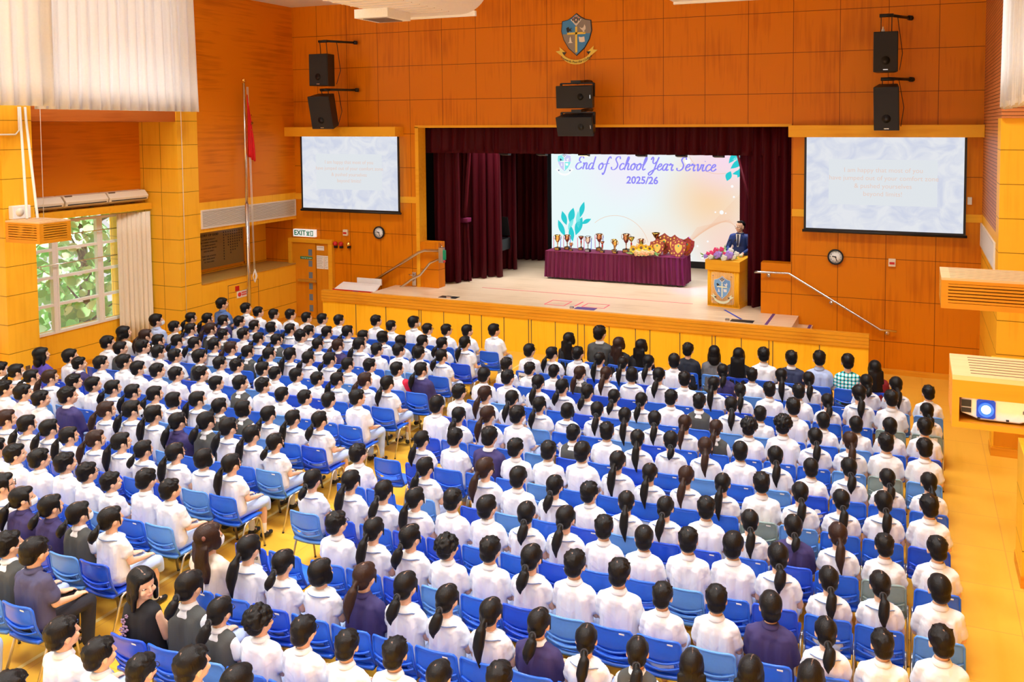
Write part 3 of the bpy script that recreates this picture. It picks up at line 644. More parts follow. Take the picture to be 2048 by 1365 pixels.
for k in range(22): tube(bm, [(4.15+.02*k, -.006, .35+.03*k), (4.9+.03*k, -.006, 1.0+.02*k-.008*k), (5.85, -.006, 2.0-.055*k)], .0035, 4)
obj('line_motif', bm, Eor, led)
bm = new_bm()
for x, z, r in ((5.3, 1.45, .06), (5.12, 1.45, .025), (5.42, 1.43, .02), (4.75, .15, .06), (4.4, .1, .03), (4.95, .25, .04), (4.3, 2.9, .09), (5.65, 1.9, .03), (4.9, .6, .03), (4.6, .45, .03), (5.6, 2.2, .04), (4.1, 2.7, .03)): lathe(bm, [(0, 0), (r, 0), (r, .003), (0, .003)], (x, -.012, z), 14, axis='y')
obj('light_dots', bm, Ewhite, led)

# school crest: shield, quarters, cross, ribbon.  unit: shield about 1 wide 1.3 tall, origin at its centre, facing -y
def shield_pts(s=1.0):
    R = [(0, .66), (.14, .55), (.30, .46), (.50, .42), (.53, .10), (.45, -.18), (.28, -.46), (0, -.70)]
    P = R+[(-x, z) for x, z in R[::-1][1:-1]]
    return [(x*s, 0, z*s) for x, z in P]
def crest_parts(parent, S, mats, writing='', ext=.012, mat_rib_text=None):
    rim, blue, grey, cross, white, dark, ribbon, red = mats; k = ext
    def lay(name, polys, m, i, par=parent):
        bm = new_bm()
        for P in polys: prism(bm, [(x*S, -k*(i+1), z*S) for x, z in P], (0, k*.98 if i == 0 else k*.9, 0))
        return obj(name, bm, m, par)
    sp = [(x, z) for x, _, z in shield_pts(1.0)]
    sh = lay('shield', [[(x*1.06, z*1.05) for x, z in sp]], rim, 0)
    def clip(P, f):
        out = []
        for i in range(len(P)):
            a, b_ = P[i], P[(i+1) % len(P)]; fa, fb = f(a), f(b_)
            if fa >= 0: out.append(a)
            if fa*fb < 0: t_ = fa/(fa-fb); out.append((a[0]+(b_[0]-a[0])*t_, a[1]+(b_[1]-a[1])*t_))
        return out
    L_ = clip(sp, lambda p: -p[0]); R_ = clip(sp, lambda p: p[0])
    lay('blue_quarter', [clip(L_, lambda p: p[1]), clip(R_, lambda p: -p[1])], blue, 1, sh)
    lay('grey_quarter', [clip(R_, lambda p: p[1]), clip(L_, lambda p: -p[1])], grey, 1, sh)
    lay('diamond', [[(0, .63), (.20, .47), (0, .26), (-.20, .47)]], white, 2, sh)
    lay('knot', [[(x+sx*w, z), (x+sx*(w+.03), z), (x+sx*(w+.03), z+.07), (x+sx*w, z+.07)] for x, z in ((0, .49), (-.09, .43), (.09, .43), (0, .35)) for sx in (-1, 1) for w in (.012,)]+[[(x+sx*.01, z+.055), (x+sx*.07, z+.055), (x+sx*.07, z+.075), (x+sx*.01, z+.075)] for x, z in ((0, .49), (-.09, .43), (.09, .43), (0, .35)) for sx in (-1, 1)], dark, 3, sh)
    lay('dots', [[(x-.015, z), (x+.015, z), (x+.015, z+.03), (x-.015, z+.03)] for x, z in ((0, .58), (-.09, .51), (.09, .51), (0, .43))], red, 3, sh)
    lay('cross', [[(-.035, .24), (.035, .24), (.035, -.62), (-.035, -.62)], [(-.33, .05), (.33, .05), (.33, -.02), (-.33, -.02)]], cross, 2, sh)
    lay('dove', [[(.12, .22), (.2, .18), (.26, .2), (.3, .3), (.34, .22), (.34, .14), (.29, .1), (.32, .03), (.25, .02), (.23, .1), (.16, .16)]], white, 2, sh)
    lay('bird_emblem', [[(-.36, .2), (-.28, .24), (-.25, .16), (-.18, .2), (-.2, .13), (-.14, .08), (-.25, .1), (-.3, .03), (-.34, .1)]], dark, 2, sh)
    lay('candle', [[(-.30, -.3), (-.12, -.3), (-.17, -.26), (-.19, -.14), (-.21, -.08), (-.24, -.14), (-.25, -.26)]], white, 2, sh)
    lay('book', [[(.09, -.1), (.18, -.12), (.29, -.1), (.31, -.27), (.2, -.29), (.11, -.27)]], white, 2, sh)
    # ribbon
    top, bot = [], []
    for i in range(13):
        a = radians(215+110*i/12); top.append((.62*cos(a), -.40+.52*sin(a)+.05)); bot.append((.62*cos(a), -.40+.52*sin(a)-.10))
    rb = lay('ribbon', [top+bot[::-1]], ribbon, 2)
    lay('ribbon_end', [[(s*.40, -.60), (s*.62, -.42), (s*.60, -.54), (s*.76, -.56), (s*.52, -.74), (s*.46, -.72)] for s in (-1, 1)], ribbon, 1, rb)
    lay('ribbon_fold', [[(s*.36, -.60), (s*.52, -.60), (s*.44, -.70)] for s in (-1, 1)], dark, 2, rb)
    if writing:
        tx = text('lettering', writing, .105*S, mats[5], rb, (0, -k*4, -.945*S), shear=.3)
        me = tx.data
        for v in me.vertices:
            a = v.co.x/(.62*S); v.co.y += (.52*S)*(1-cos(a))*1.0
mat_blue = mat('crest_blue', (.06, .26, .62), .35); mat_grey = mat('crest_grey', (.28, .25, .24), .4); mat_yel = mat('crest_yellow', (.88, .66, .10), .4)
mat_pale = mat('crest_white', (.78, .74, .72), .5)
t = thing('school_crest', 'large blue and grey school crest with yellow cross and ribbon high on the wall', 'crest', (-7.46, 17.998, 7.36))
crest_parts(t, .70, (M['ink'], mat_blue, mat_grey, mat_yel, mat_pale, M['ink'], mat_yel, M['redink']), 'Stewards Pooi Kei College')
q = bpy.data.objects.new('crest_picture', None); C.objects.link(q); q.parent = led; q.location = (.44, -.01, 2.84)
crest_parts(q, .42, (Ewhite, Emid, Epale, Ewhite, Ewhite, Edk, Ewhite, Eblue), '', ext=.002)

# ================================================================ FRONT WALL FITTINGS
def photo_mat(name, seed):
    m = bpy.data.materials.new(name); m.use_nodes = True; N, L = nt(m); N.clear()
    out = N.new('ShaderNodeOutputMaterial'); em = N.new('ShaderNodeEmission'); em.inputs[1].default_value = .92; L.new(em.outputs[0], out.inputs[0])
    tc = N.new('ShaderNodeTexCoord'); mp = N.new('ShaderNodeMapping'); mp.inputs['Location'].default_value = (seed, 0, 0); mp.inputs['Scale'].default_value = (1.6, 1, 1.9); L.new(tc.outputs['Object'], mp.inputs[0])
    n = N.new('ShaderNodeTexNoise'); n.inputs['Scale'].default_value = 1.3; n.inputs['Detail'].default_value = 4; n.inputs['Distortion'].default_value = 1.5; L.new(mp.outputs[0], n.inputs['Vector'])
    cr = N.new('ShaderNodeValToRGB'); e = cr.color_ramp.elements; e[0].position = .36; e[0].color = (.70, .74, .88, 1); e[1].position = .62; e[1].color = (.86, .88, .93, 1); L.new(n.outputs['Fac'], cr.inputs[0]); L.new(cr.outputs[0], em.inputs[0])
    return m
def projection_screen(x0, x1, z0, z1, label, seed, cx, ts):
    t = thing('projection_screen', label, 'screen', (x0, 17.80, z0), group='projection screens beside the stage')
    w, h = x1-x0, z1-z0; b_ = .045
    bm = new_bm(); box(bm, 0, w, 0, .012, 0, h); p = obj('screen', bm, photo_mat('projected_picture', seed), t)
    bm = new_bm(); box(bm, -b_, 0, -.01, .02, -.02, h+.05); box(bm, w, w+b_, -.01, .02, -.02, h+.05); box(bm, -b_, w+b_, -.02, .03, -.075, 0); obj('border', bm, M['black'], t)
    bm = new_bm(); tube(bm, [(-b_-.03, 0, -.06), (w+b_+.03, 0, -.06)], .03, 8); obj('bottom_bar', bm, M['black'], t)
    bm = new_bm(); box(bm, w*.15, w*.84, -.003, 0, h*.27, h*.76); obj('text_panel', bm, EM('caption_panel', (.80, .84, .88), .95), p)
    for i, l in enumerate(('I am happy that most of you', 'have jumped out of your comfort zone', '& pushed yourselves', 'beyond limits!')):
        text('lettering', l, ts, EM('caption_text', (.86, .66, .58), .95) if i == 0 else bpy.data.materials['caption_text'], p, (w*.5, -.005, h*.645-i*h*.085), ext=.001)
projection_screen(-15.36, -12.34, 3.04, 4.95, 'white projection screen nearer the exit door, showing pale caption text', 3, 0, .135)
projection_screen(-2.14, .92, 3.03, 4.95, 'white projection screen on the wall past the lectern, showing pale caption text', 8, 0, .135)
def clock(x, z, label):
    t = thing('wall_clock', label, 'clock', (x, 17.97, z), group='round wall clocks')
    bm = new_bm(); lathe(bm, [(.13, .0), (.165, .0), (.165, -.04), (.145, -.05), (.135, -.035), (.13, -.01)], seg=36, axis='y'); obj('rim', bm, M['black'], t)
    bm = new_bm(); lathe(bm, [(0, -.012), (.14, -.012), (.14, -.02), (0, -.02)], seg=36, axis='y'); f = obj('face', bm, M['white'], t)
    for i in range(12):
        a = 2*pi*(i+1)/12; text('numeral', str(i+1), .042, M['ink'], f, (.108*sin(a), -.022, .108*cos(a)), ext=.001)
    for nm, ang, ln, w in (('hour_hand', radians(283), .07, .010), ('minute_hand', radians(162), .10, .007)):
        bm = new_bm(); box(bm, -w, w, -.028, -.024, -.02, ln); obj(nm, bm, M['black'], t, (0, 0, 0), (0, ang, 0))
clock(-13.06, 2.44, 'round black-rimmed clock on the wall near the exit door')
clock(-1.54, 2.41, 'round black-rimmed clock on the wall beyond the lectern side handrail')
def sounder(x, z, label, m='red'):
    t = thing('alarm_bell', label, 'alarm', (x, 17.97, z))
    bm = new_bm(); lathe(bm, [(0, 0), (.065, 0), (.065, -.03), (.045, -.06), (0, -.07)], seg=20, axis='y'); obj('gong', bm, M[m], t)
    bm = new_bm(); box(bm, -.02, .05, -.05, .02, -.11, -.05); obj('base', bm, M['black'], t)
sounder(-14.46, 2.08, 'red alarm bell closest to the exit door'); sounder(-14.28, 2.08, 'red alarm bell between the other red bell and the brass one'); sounder(-14.03, 2.09, 'brass coloured bell on the wall below the first clock', 'gold')
for x, z, lab in ((-14.13, 2.39, 'white alarm switch with red bar above the brass bell'), (-.41, 2.35, 'white alarm switch with red bar on the wall past the clock')):
    t = thing('alarm_switch', lab, 'switch', (x, 17.97, z)); bm = new_bm(); box(bm, -.07, .07, -.03, .03, -.08, .08); obj('plate', bm, M['cream'], t, bevel=.008)
    bm = new_bm(); box(bm, -.05, .05, -.045, -.03, -.03, .015); obj('bar', bm, M['red'], t)
bm = new_bm(); box(bm, 1.0, 1.08, 17.95, 18, 3.6, 3.75); tag(obj('wall_switch', bm, M['cream'], bevel=.006), 'small cream wall switch beside the frame of the far projection screen', 'switch')
# door with glazed slots
d = struct('door_1', (lambda bm: (box(bm, -15.86, -15.1, 17.93, 18, .02, 2.06), bm)[1])(new_bm()), M['doorwood'])
bm = new_bm(); box(bm, -15.08, -14.66, 17.94, 18, .02, 2.06); obj('side_panel', bm, M['doorwood'], d)
bm = new_bm(); box(bm, -15.98, -15.87, 17.88, 18, 0, 2.07); box(bm, -14.65, -14.52, 17.88, 18, 0, 2.07); box(bm, -15.98, -14.52, 17.88, 18, 2.07, 2.18); obj('door_frame', bm, M['trimwood'], d, bevel=.01)
gw = mat('slot_glass', (.16, .22, .30), .1, coat=.5)
for i, z in enumerate((1.72, 1.42, 1.10, .80, .50, .20)):
    bm = new_bm(); box(bm, -15.33, -15.21, 17.922, 17.93, z, z+.17); obj('glass_slot', bm, gw, d)
bm = new_bm(); box(bm, -15.66, -15.06, 17.86, 17.93, 1.0, 1.07); obj('push_bar', bm, M['steel'], d, bevel=.01)
bm = new_bm(); box(bm, -15.6, -15.2, 17.915, 17.925, 1.62, 1.69); g = obj('push_sign', bm, M['green'], d)
text('lettering', 'Push bar to open', .05, M['paper'], g, (-15.38, 17.91, 1.655), ext=.001)
t = thing('exit_sign', 'white lit exit sign with green letters above the door', 'sign', (-15.45, 17.9, 2.33))
bm = new_bm(); box(bm, -.36, .36, 0, .09, -.10, .10); ex = obj('light_box', bm, mat('sign_face', (.85, .88, .86), .5, emit=(.8, .9, .95), es=.55), t, bevel=.006)
text('lettering', 'EXIT', .19, M['green'], ex, (-.13, -.004, 0), bold=.004)
bm = new_bm()
for P in ([(.09, -.06), (.19, -.06), (.19, -.035), (.155, -.035), (.155, .0), (.19, .0), (.19, .06), (.17, .06), (.17, .02), (.15, .02), (.15, .07), (.13, .07), (.13, .02), (.11, .02), (.11, .06), (.09, .06), (.09, 0), (.125, 0), (.125, -.035), (.09, -.035)],): prism(bm, [(x, -.004, z) for x, z in P], (0, .003, 0))
for a in ((.22, .24, -.07, .07), (.29, .31, -.07, .07), (.22, .31, .05, .07), (.22, .31, -.07, -.05)): box(bm, a[0], a[1], -.004, -.001, a[2], a[3])
obj('characters', bm, M['green'], ex)
for x, z, w, h, lab in ((-14.93, 1.94, .24, .12, 'small white notice on the upper side panel of the door'), (-14.94, 1.56, .24, .36, 'larger white paper notice on the door side panel'), (-14.74, 1.56, .14, .36, 'narrow white paper notice beside the larger one on the door panel')):
    bm = new_bm(); box(bm, x-w/2, x+w/2, 17.925, 17.93, z-h/2, z+h/2); q = tag(obj('paper_notice', bm, M['paper']), lab, 'notice', 'notices on the door')
    bm = new_bm()
    for k in range(int(h/.045)-1): box(bm, x-w/2+.02, x+w/2-.03-.02*(k % 3), 17.922, 17.925, z+h/2-.04-k*.045, z+h/2-.034-k*.045)
    obj('lines', bm, M['ink'], q)
# loudspeakers
def loudspeaker(x, z, w, h, dp, tilt, label, wide=False, pan=0):
    t = thing('loudspeaker', label, 'loudspeaker', (x, 17.15, z), group='black loudspeakers on the stage wall')
    a = bpy.data.objects.new('cabinet_mount', None)
    R = Euler((radians(tilt), 0, radians(pan))).to_matrix().to_4x4()
    bpy.data.objects.remove(a)
    bm = new_bm(); ix = .75
    P = [(-w/2, -dp/2), (w/2, -dp/2), (w/2*ix, dp/2), (-w/2*ix, dp/2)]
    prism(bm, [(px, py, -h/2) for px, py in P], (0, 0, h), mtx=R); c_ = obj('cabinet', bm, M['black'], t, bevel=.012)
    bm = new_bm(); box(bm, -w/2+.015, w/2-.015, -dp/2-.015, -dp/2, -h/2+.015, h/2-.015, mtx=R); gq = obj('grille', bm, M['grille'], t, bevel=.006)
    bm = new_bm()
    if wide: lathe(bm, [(0, 0), (.06, 0), (.075, -.004), (0, -.008)], (w*.18, -dp/2-.016, 0), 18, axis='y', mtx=R)
    else: lathe(bm, [(0, 0), (.07, 0), (.085, -.004), (0, -.008)], (0, -dp/2-.016, -h*.22), 18, axis='y', mtx=R)
    obj('driver', bm, M['black'], gq)
    bm = new_bm()
    if wide: box(bm, w/2-.06, w/2-.045, -dp/2-.02, -dp/2-.014, -.04, .04, mtx=R)
    else: box(bm, -.045, .045, -dp/2-.02, -dp/2-.014, -h/2+.035, -h/2+.05, mtx=R)
    obj('badge', bm, M['silver'], gq)
    bm = new_bm()
    if wide:
        for s in (-1, 1): box(bm, s*w/2*.9-.02, s*w/2*.9+.02, -.03, .03, 0, h/2+.05)
        box(bm, -w/2*.9, w/2*.9, -.03, .03, h/2+.03, h/2+.06); tube(bm, [(0, 0, h/2+.06), (0, .6, h/2+.12), (0, .845, h/2+.12)], .04); box(bm, -.12, .12, -.1, .1, h/2+.05, h/2+.11)
    else:
        zt = h/2+.33 if not tilt else h/2+.12
        tube(bm, [(-.13, .02, zt), (.13, .02, zt)], .035); tube(bm, [(.02, .02, zt+.01), (.45, .8, zt+.02)], .03); tube(bm, [(.40, .72, zt+.02), (.46, .79, zt+.02)], .05)
        for s in (-1, 1): tube(bm, [(s*.1, .02, zt), (s*.1, .05, h/2-.03)], .009, 6)
        tube(bm, [(.2, .3, zt), (.3, .3, 0), (.25, .2, -h/2+.05)], .008, 6)
    obj('bracket', bm, M['black'], t)
loudspeaker(-14.08, 6.64, .58, .80, .36, 0, 'upright black speaker high by the flag corner, upper of the two')
loudspeaker(-14.06, 5.60, .60, .84, .40, 14, 'tilted black speaker over the first screen shelf, lower of the two', pan=8)
loudspeaker(-.56, 6.62, .46, .78, .36, 0, 'upright black speaker on the projector side, upper of the two')
loudspeaker(-.52, 5.55, .48, .86, .40, 12, 'tilted black speaker above the far screen shelf, lower of the two', pan=-4)
loudspeaker(-7.10, 5.86, .88, .50, .40, 4, 'wide black speaker under the school crest, upper of the two', wide=True)
loudspeaker(-7.09, 5.24, .88, .44, .42, 16, 'wide tilted black speaker just above the valance, lower of the two', wide=True)
bm = new_bm(); lathe(bm, [(0, 0), (.035, 0), (.03, .04), (.012, .07), (.012, .1), (0, .1)], (-.62, 17.15, 7.02), 12); tag(obj('speaker_stopper', bm, M['white']), 'small white fitting standing on top of the upright speaker by the curtain', 'fitting')
# handrails
t = thing('handrail', 'steel handrail sloping down along the wall beside the stage steps', 'handrail')
bm = new_bm(); tube(bm, [(-3.2, 17.98, 2.0), (-3.22, 17.86, 2.0), (-3.12, 17.86, 2.01), (-2.5, 17.86, 2.02), (-.62, 17.86, .95), (-.3, 17.86, .94)], .025, 10); obj('rail', bm, M['steel'], t)
for x, z in ((-2.95, 1.93), (-1.62, 1.42), (-.48, .86)):
    bm = new_bm(); lathe(bm, [(0, 0), (.045, 0), (.045, -.012), (0, -.012)], (x, 18, z), 14, axis='y'); tube(bm, [(x, 17.98, z), (x, 17.88, z-.01), (x, 17.86, z+.07)], .01, 6); obj('rail_bracket', bm, M['steel'], t)
t = thing('stair_lift', 'stair lift with steel guide rails and a folded platform by the exit door', 'stair lift')
bm = new_bm(); tube(bm, [(-13.55, 17.85, .96), (-11.78, 17.85, 2.0), (-11.6, 17.85, 2.06), (-11.15, 17.8, 2.08), (-10.98, 17.6, 2.12)], .04, 10); obj('upper_rail', bm, M['steel'], t)
bm = new_bm(); tube(bm, [(-13.0, 17.85, .62), (-12.0, 17.85, 1.3), (-11.75, 17.85, 1.42), (-11.45, 17.85, 1.75), (-11.15, 17.8, 1.87), (-10.98, 17.6, 1.88)], .032, 10); obj('lower_rail', bm, M['steel'], t)
bm = new_bm(); box(bm, -11.02, -10.9, 17.56, 17.66, 1.82, 2.2); tube(bm, [(-11.3, 18.1, 2.2), (-10.98, 17.65, 2.2)], .012); obj('end_post', bm, M['steel'], t)
bm = new_bm(); box(bm, -10.9, -10.84, 17.56, 17.62, 1.9, 2.14); obj('end_label', bm, M['green'], t)
bm = new_bm(); ball(bm, (-10.86, 17.57, 1.86), .03); obj('stop_button', bm, M['red'], t)
bm = new_bm(); prism(bm, [(-14.0, 17.3, 1.02), (-12.75, 17.3, 1.02), (-12.78, 17.5, 1.12), (-13.95, 17.5, 1.12)], (0, .12, .03)); obj('platform_cover', bm, M['white'], t)
bm = new_bm(); box(bm, -14.05, -12.8, 17.3, 17.55, .7, 1.02); obj('platform_body', bm, M['red'], t)
bm = new_bm(); box(bm, -12.8, -12.45, 17.25, 17.6, .75, 1.0); obj('drive_box', bm, M['silver'], t, bevel=.02)
bm = new_bm(); box(bm, -13.6, -12.85, 17.72, 17.76, 1.1, 1.26); obj('instruction_card', bm, M['paper'], t)
bm = new_bm(); box(bm, -13.4, -13.25, 17.29, 17.3, .9, 1.0); obj('wheelchair_badge', bm, M['tapeblue'], t)
t = thing('door_handle_plate', 'steel lever handle plate set in the low wall panelling behind the rail', 'handle', (-12.02, 17.98, 1.3))
bm = new_bm(); box(bm, -.06, .06, -.02, .02, -.2, .16); obj('plate', bm, M['steel'], t, bevel=.02)
bm = new_bm(); tube(bm, [(0, -.02, .08), (0, -.07, .08), (-.11, -.07, .1)], .012); tube(bm, [(0, -.02, .1), (.08, -.05, .16)], .01); obj('lever', bm, M['steel'], t)
# stage lights peeking below the valance
for x, lab in ((-9.9, 'stage light under the valance at the piano end'), (-8.85, 'stage light under the valance above the script title start'), (-7.7, 'lit stage light with orange lens under the valance'), (-6.2, 'stage light under the valance above the word Year'), (-5.2, 'stage light under the valance above the word Service'), (-4.3, 'stage light under the valance at the lectern end')):
    t = thing('stage_light', lab, 'stage light', (x, 19.0, 4.50), (radians(-10), 0, 0), 'stage lights under the valance')
    bm = new_bm(); box(bm, -.13, .13, -.08, .1, -.04, .16); obj('housing', bm, M['black'], t, bevel=.01)
    bm = new_bm(); box(bm, -.10, .10, -.06, .07, -.045, -.04); obj('lens', bm, EM('lamp_face', (1, .75, .45), 1.5) if x == -7.7 else M['bronze'], t)
    bm = new_bm(); tube(bm, [(0, 0, .2), (0, 0, 1.2)], .02); obj('hanger', bm, M['black'], t)
# grand piano end
t = thing('piano', 'black piano partly hidden behind the velvet stage curtains', 'piano', (-11.4, 20.45, SZ))
bm = new_bm(); box(bm, -.6, .62, 0, .55, .62, .95); obj('case', bm, M['black'], t, bevel=.02)
bm = new_bm(); prism(bm, [(-.6, .5, 1.0), (.62, .5, 1.0), (.62, .35, 1.55), (-.6, .35, 1.55)], (0, .02, 0)); obj('lid', bm, M['black'], t)
bm = new_bm(); lathe(bm, [(.04, 0), (.055, .1), (.04, .2), (.06, .62)], (.5, .1, 0), 12); obj('leg', bm, M['black'], t)
bm = new_bm(); box(bm, .3, .62, -.12, 0, .6, .66); obj('keyboard_shelf', bm, mat('piano_gloss', (.10, .16, .24), .1, coat=1), t)
# ================================================================ TABLE WITH TROPHIES
TX0, TX1, TY0, TY1, TZ = -9.30, -5.46, 20.15, 20.82, SZ+.76
t = thing('award_table', 'long table on stage covered with a pleated purple cloth', 'table', ((TX0+TX1)/2, (TY0+TY1)/2, SZ))
bm = new_bm(); box(bm, -1.9, 1.9, -.31, .31, .71, .745); obj('tabletop', bm, M['trimwood'], t)
for sx in (-1.75, -.6, .6, 1.75):
    for sy in (-.25, .25): bm = new_bm(); tube(bm, [(sx, sy, 0), (sx, sy, .71)], .018); obj('leg', bm, M['steel'], t)
bm = new_bm(); box(bm, TX0-.01, TX1+.01, TY0-.01, TY1+.01, TZ-.012, TZ)
pleats(bm, ((TX0, TY0), (TX1, TY0)), SZ+.05, TZ-.006, 30, .036, flare=.02, seed=41, wob=1.0)
pleats(bm, ((TX1, TY0), (TX1, TY1)), SZ+.05, TZ-.006, 6, .03, flare=.05, seed=42, wob=.8)
pleats(bm, ((TX0, TY1), (TX0, TY0)), SZ+.05, TZ-.006, 7, .022, flare=.05, seed=43, wob=.8)
pleats(bm, ((TX1, TY1), (TX0, TY1)), SZ+.05, TZ-.006, 30, .02, seed=44)
tag(obj('tablecloth', bm, M['tablecloth']), 'purple pleated tablecloth draped to the stage floor over the award table', 'tablecloth')
ribp = mat('ribbon_pink', (.85, .25, .45), .5); ribb = mat('ribbon_blue', (.15, .2, .75), .5); bakel = mat('trophy_base', (.03, .015, .01), .3); bronzeT = mat('rose_gold', (.80, .42, .22), .25, 1)
def trophy(x, y, h, label, body='gold', style='cup', ribbons=False, base='gold'):
    t = thing('trophy', label, 'trophy', (x, y, TZ), group='trophies on the award table')
    m = M['gold'] if body == 'gold' else (M['silver'] if body == 'silver' else bronzeT); b_ = .11*h/.4+.02
    bm = new_bm(); box(bm, -b_/2, b_/2, -b_/2, b_/2, 0, h*.2); obj('base', bm, bakel, t, bevel=.004)
    bm = new_bm(); box(bm, -b_*.4, b_*.4, -b_/2-.004, -b_/2, h*.03, h*.17); obj('plate', bm, M['gold'] if base == 'gold' else M['silver'], t)
    bm = new_bm(); r = h*.17
    if style == 'cup': pr = [(.035*h*2, h*.2), (.012, h*.26), (.012, h*.42), (.02, h*.45), (.012, h*.48), (r*.6, h*.58), (r, h*.75), (r*.95, h*.9), (r*1.15, h), (r*1.05, h), (r*.85, h*.88), (.01, h*.62)]
    else: pr = [(.035*h*2, h*.2), (.012, h*.3), (.02, h*.5), (.012, h*.72), (r*.5, h*.78), (r*1.1, h*.95), (r*1.2, h), (r*1.1, h), (.01, h*.8)]
    lathe(bm, pr, seg=18); obj('cup', bm, m, t)
    if style == 'cup':
        for s in (-1, 1):
            bm = new_bm(); tube(bm, [(s*r*.95, 0, h*.68), (s*r*1.5, 0, h*.76), (s*r*1.55, 0, h*.92), (s*r*1.25, 0, h*.99), (s*r*1.1, 0, h*.93)], .006, 6); obj('handle', bm, m, t)
    else:
        bm = new_bm(); ball(bm, (0, 0, h*.6), (.022, .022, .05)); obj('stem_band', bm, M['red'], t)
    if ribbons:
        for s, mm in ((-1, ribp), (1, ribb)):
            bm = new_bm(); prism(bm, [(s*r*1.5-.008, -.02, h*.9), (s*r*1.5+.008, -.02, h*.9), (s*r*1.4+.012, -.03, h*.15), (s*r*1.4-.008, -.03, h*.15)], (0, -.004, 0)); obj('ribbon', bm, mm, t)
TR = [(-9.02, 20.33, .42, 'gold', 'cup', 1, 'golden cup trophy at the piano end of the table'),
      (-8.83, 20.55, .40, 'rose', 'cup', 1, 'beribboned bronze cup trophy just behind the end cup'),
      (-8.63, 20.35, .22, 'rose', 'cup', 0, 'tiny bronze cup trophy third along the table'),
      (-8.42, 20.55, .38, 'rose', 'bowl', 1, 'bronze bowl trophy with ribbons beside the tiny cup'),
      (-8.13, 20.32, .42, 'silver', 'cup', 1, 'silver cup trophy with ribbons standing at the front'),
      (-7.92, 20.62, .46, 'rose', 'cup', 1, 'tall bronze cup trophy with blue ribbons behind the silver cup'),
      (-7.72, 20.32, .30, 'rose', 'bowl', 0, 'small bronze bowl trophy with dark base'),
      (-7.47, 20.55, .34, 'gold', 'cup', 0, 'gold cup trophy half hidden behind a shorter one'),
      (-7.35, 20.30, .34, 'gold', 'cup', 0, 'gold cup trophy with red knot on its base'),
      (-7.13, 20.55, .50, 'rose', 'cup', 0, 'tallest bronze cup trophy with large curved handles'),
      (-6.90, 20.30, .46, 'gold', 'bowl', 0, 'gold bowl trophy with a red stem band'),
      (-6.68, 20.45, .40, 'rose', 'cup', 0, 'bronze cup trophy beside the sunflower arrangement'),
      (-6.32, 20.6, .56, 'gold', 'bowl', 0, 'high gold bowl trophy rising behind the sunflowers')]
for x, y, h, b_, st, rb, lab in TR: trophy(x, y, h, lab, b_, st, rb, 'silver' if b_ == 'silver' else 'gold')
def plaque_shield(x, y, s, rz, label, tz=0):
    t = thing('award_shield', label, 'award shield', (x, y, TZ+.62*s*.84+tz), (radians(-12), 0, rz), 'wooden award shields on the table')
    P = [(px, 0, pz) for px, _, pz in shield_pts(s*.9)]
    bm = new_bm(); prism(bm, P, (0, .03, 0)); obj('board', bm, M['plaque'], t, bevel=.004)
    bm = new_bm(); prism(bm, [(px*.50, -.006, pz*.50) for px, _, pz in P], (0, .006, 0)); c_ = obj('centre_plate', bm, M['gold'], t)
    bm = new_bm()
    prism(bm, [(px*.1, -.008, pz*.1+.13*s) for px, _, pz in P], (0, .002, 0)); obj('engraving', bm, M['green'], c_)
    n = 11
    for i in range(n):
        a = 2*pi*i/n+pi/2; rx, rz_ = .38*s, .42*s
        bm = new_bm(); prism(bm, [(px*.085+rx*cos(a)*(1 if sin(a) > -.2 else .8), -.007, pz*.085+rz_*sin(a)-.02*s) for px, _, pz in P], (0, .007, 0)); obj('name_plate', bm, M['gold'], t)
    bm = new_bm(); tube(bm, [(0, .03, .1*s), (0, .2*s, -.5*s)], .01, 6); obj('easel_leg', bm, M['plaque'], t)
plaque_shield(-6.13+.02, 20.62, .50, 0, 'wooden award shield standing at the rear, nearest the glass awards')
plaque_shield(-6.22+.02, 20.30, .40, radians(8), 'wooden award shield at the front beside the glass awards')
plaque_shield(-5.82, 20.55, .48, radians(-4), 'wooden award shield in the middle behind the front pair')
plaque_shield(-5.62, 20.26, .44, radians(-6), 'wooden award shield at the front nearest the table end')
plaque_shield(-5.48, 20.6, .44, radians(-25), 'wooden award shield turned at the far table corner')
glassm = mat('award_glass', (.80, .72, .90), .05, alpha=.45)
for i in range(6):
    x = -7.03+.0+.0; x = -6.92+.13*i+.12; y = 20.3 if i % 2 == 0 else 20.5
    t = thing('glass_award', 'small clear bag with a hooped handle between sunflowers and shields', 'award', (x-.0, y, TZ), group='clear hooped awards on the table')
    bm = new_bm(); box(bm, -.05, .05, -.02, .02, 0, .09); obj('body', bm, glassm, t, bevel=.006)
    bm = new_bm(); tube(bm, [(-.05, 0, .08), (-.045, 0, .14), (-.02, 0, .18), (.02, 0, .18), (.045, 0, .14), (.05, 0, .08)], .005, 6); obj('handle', bm, M['bronze'], t)
t = thing('table_plaque', 'small dark plaque on a stand beside the sunflower arrangement', 'plaque', (-7.0+.15, 20.22, TZ))
bm = new_bm(); prism(bm, [(-.02, 0, 0), (.12, 0, 0), (.05, .04, .2)], (0, .015, 0)); box(bm, -.06, .16, -.03, .05, 0, .012); obj('stand', bm, bakel, t)
def petals(bm, c, r, n, L, w, mi, tilt=.3):
    for k in range(n):
        a = 2*pi*k/n; u = Vector((cos(a), -tilt, sin(a))).normalized(); v = Vector((-sin(a), 0, cos(a)))
        c_ = Vector(c)
        vv = [bm.verts.new(c_+u*r), bm.verts.new(c_+u*(r+L*.5)+v*w), bm.verts.new(c_+u*(r+L)), bm.verts.new(c_+u*(r+L*.5)-v*w)]
        f = bm.faces.new(vv); f.material_index = mi
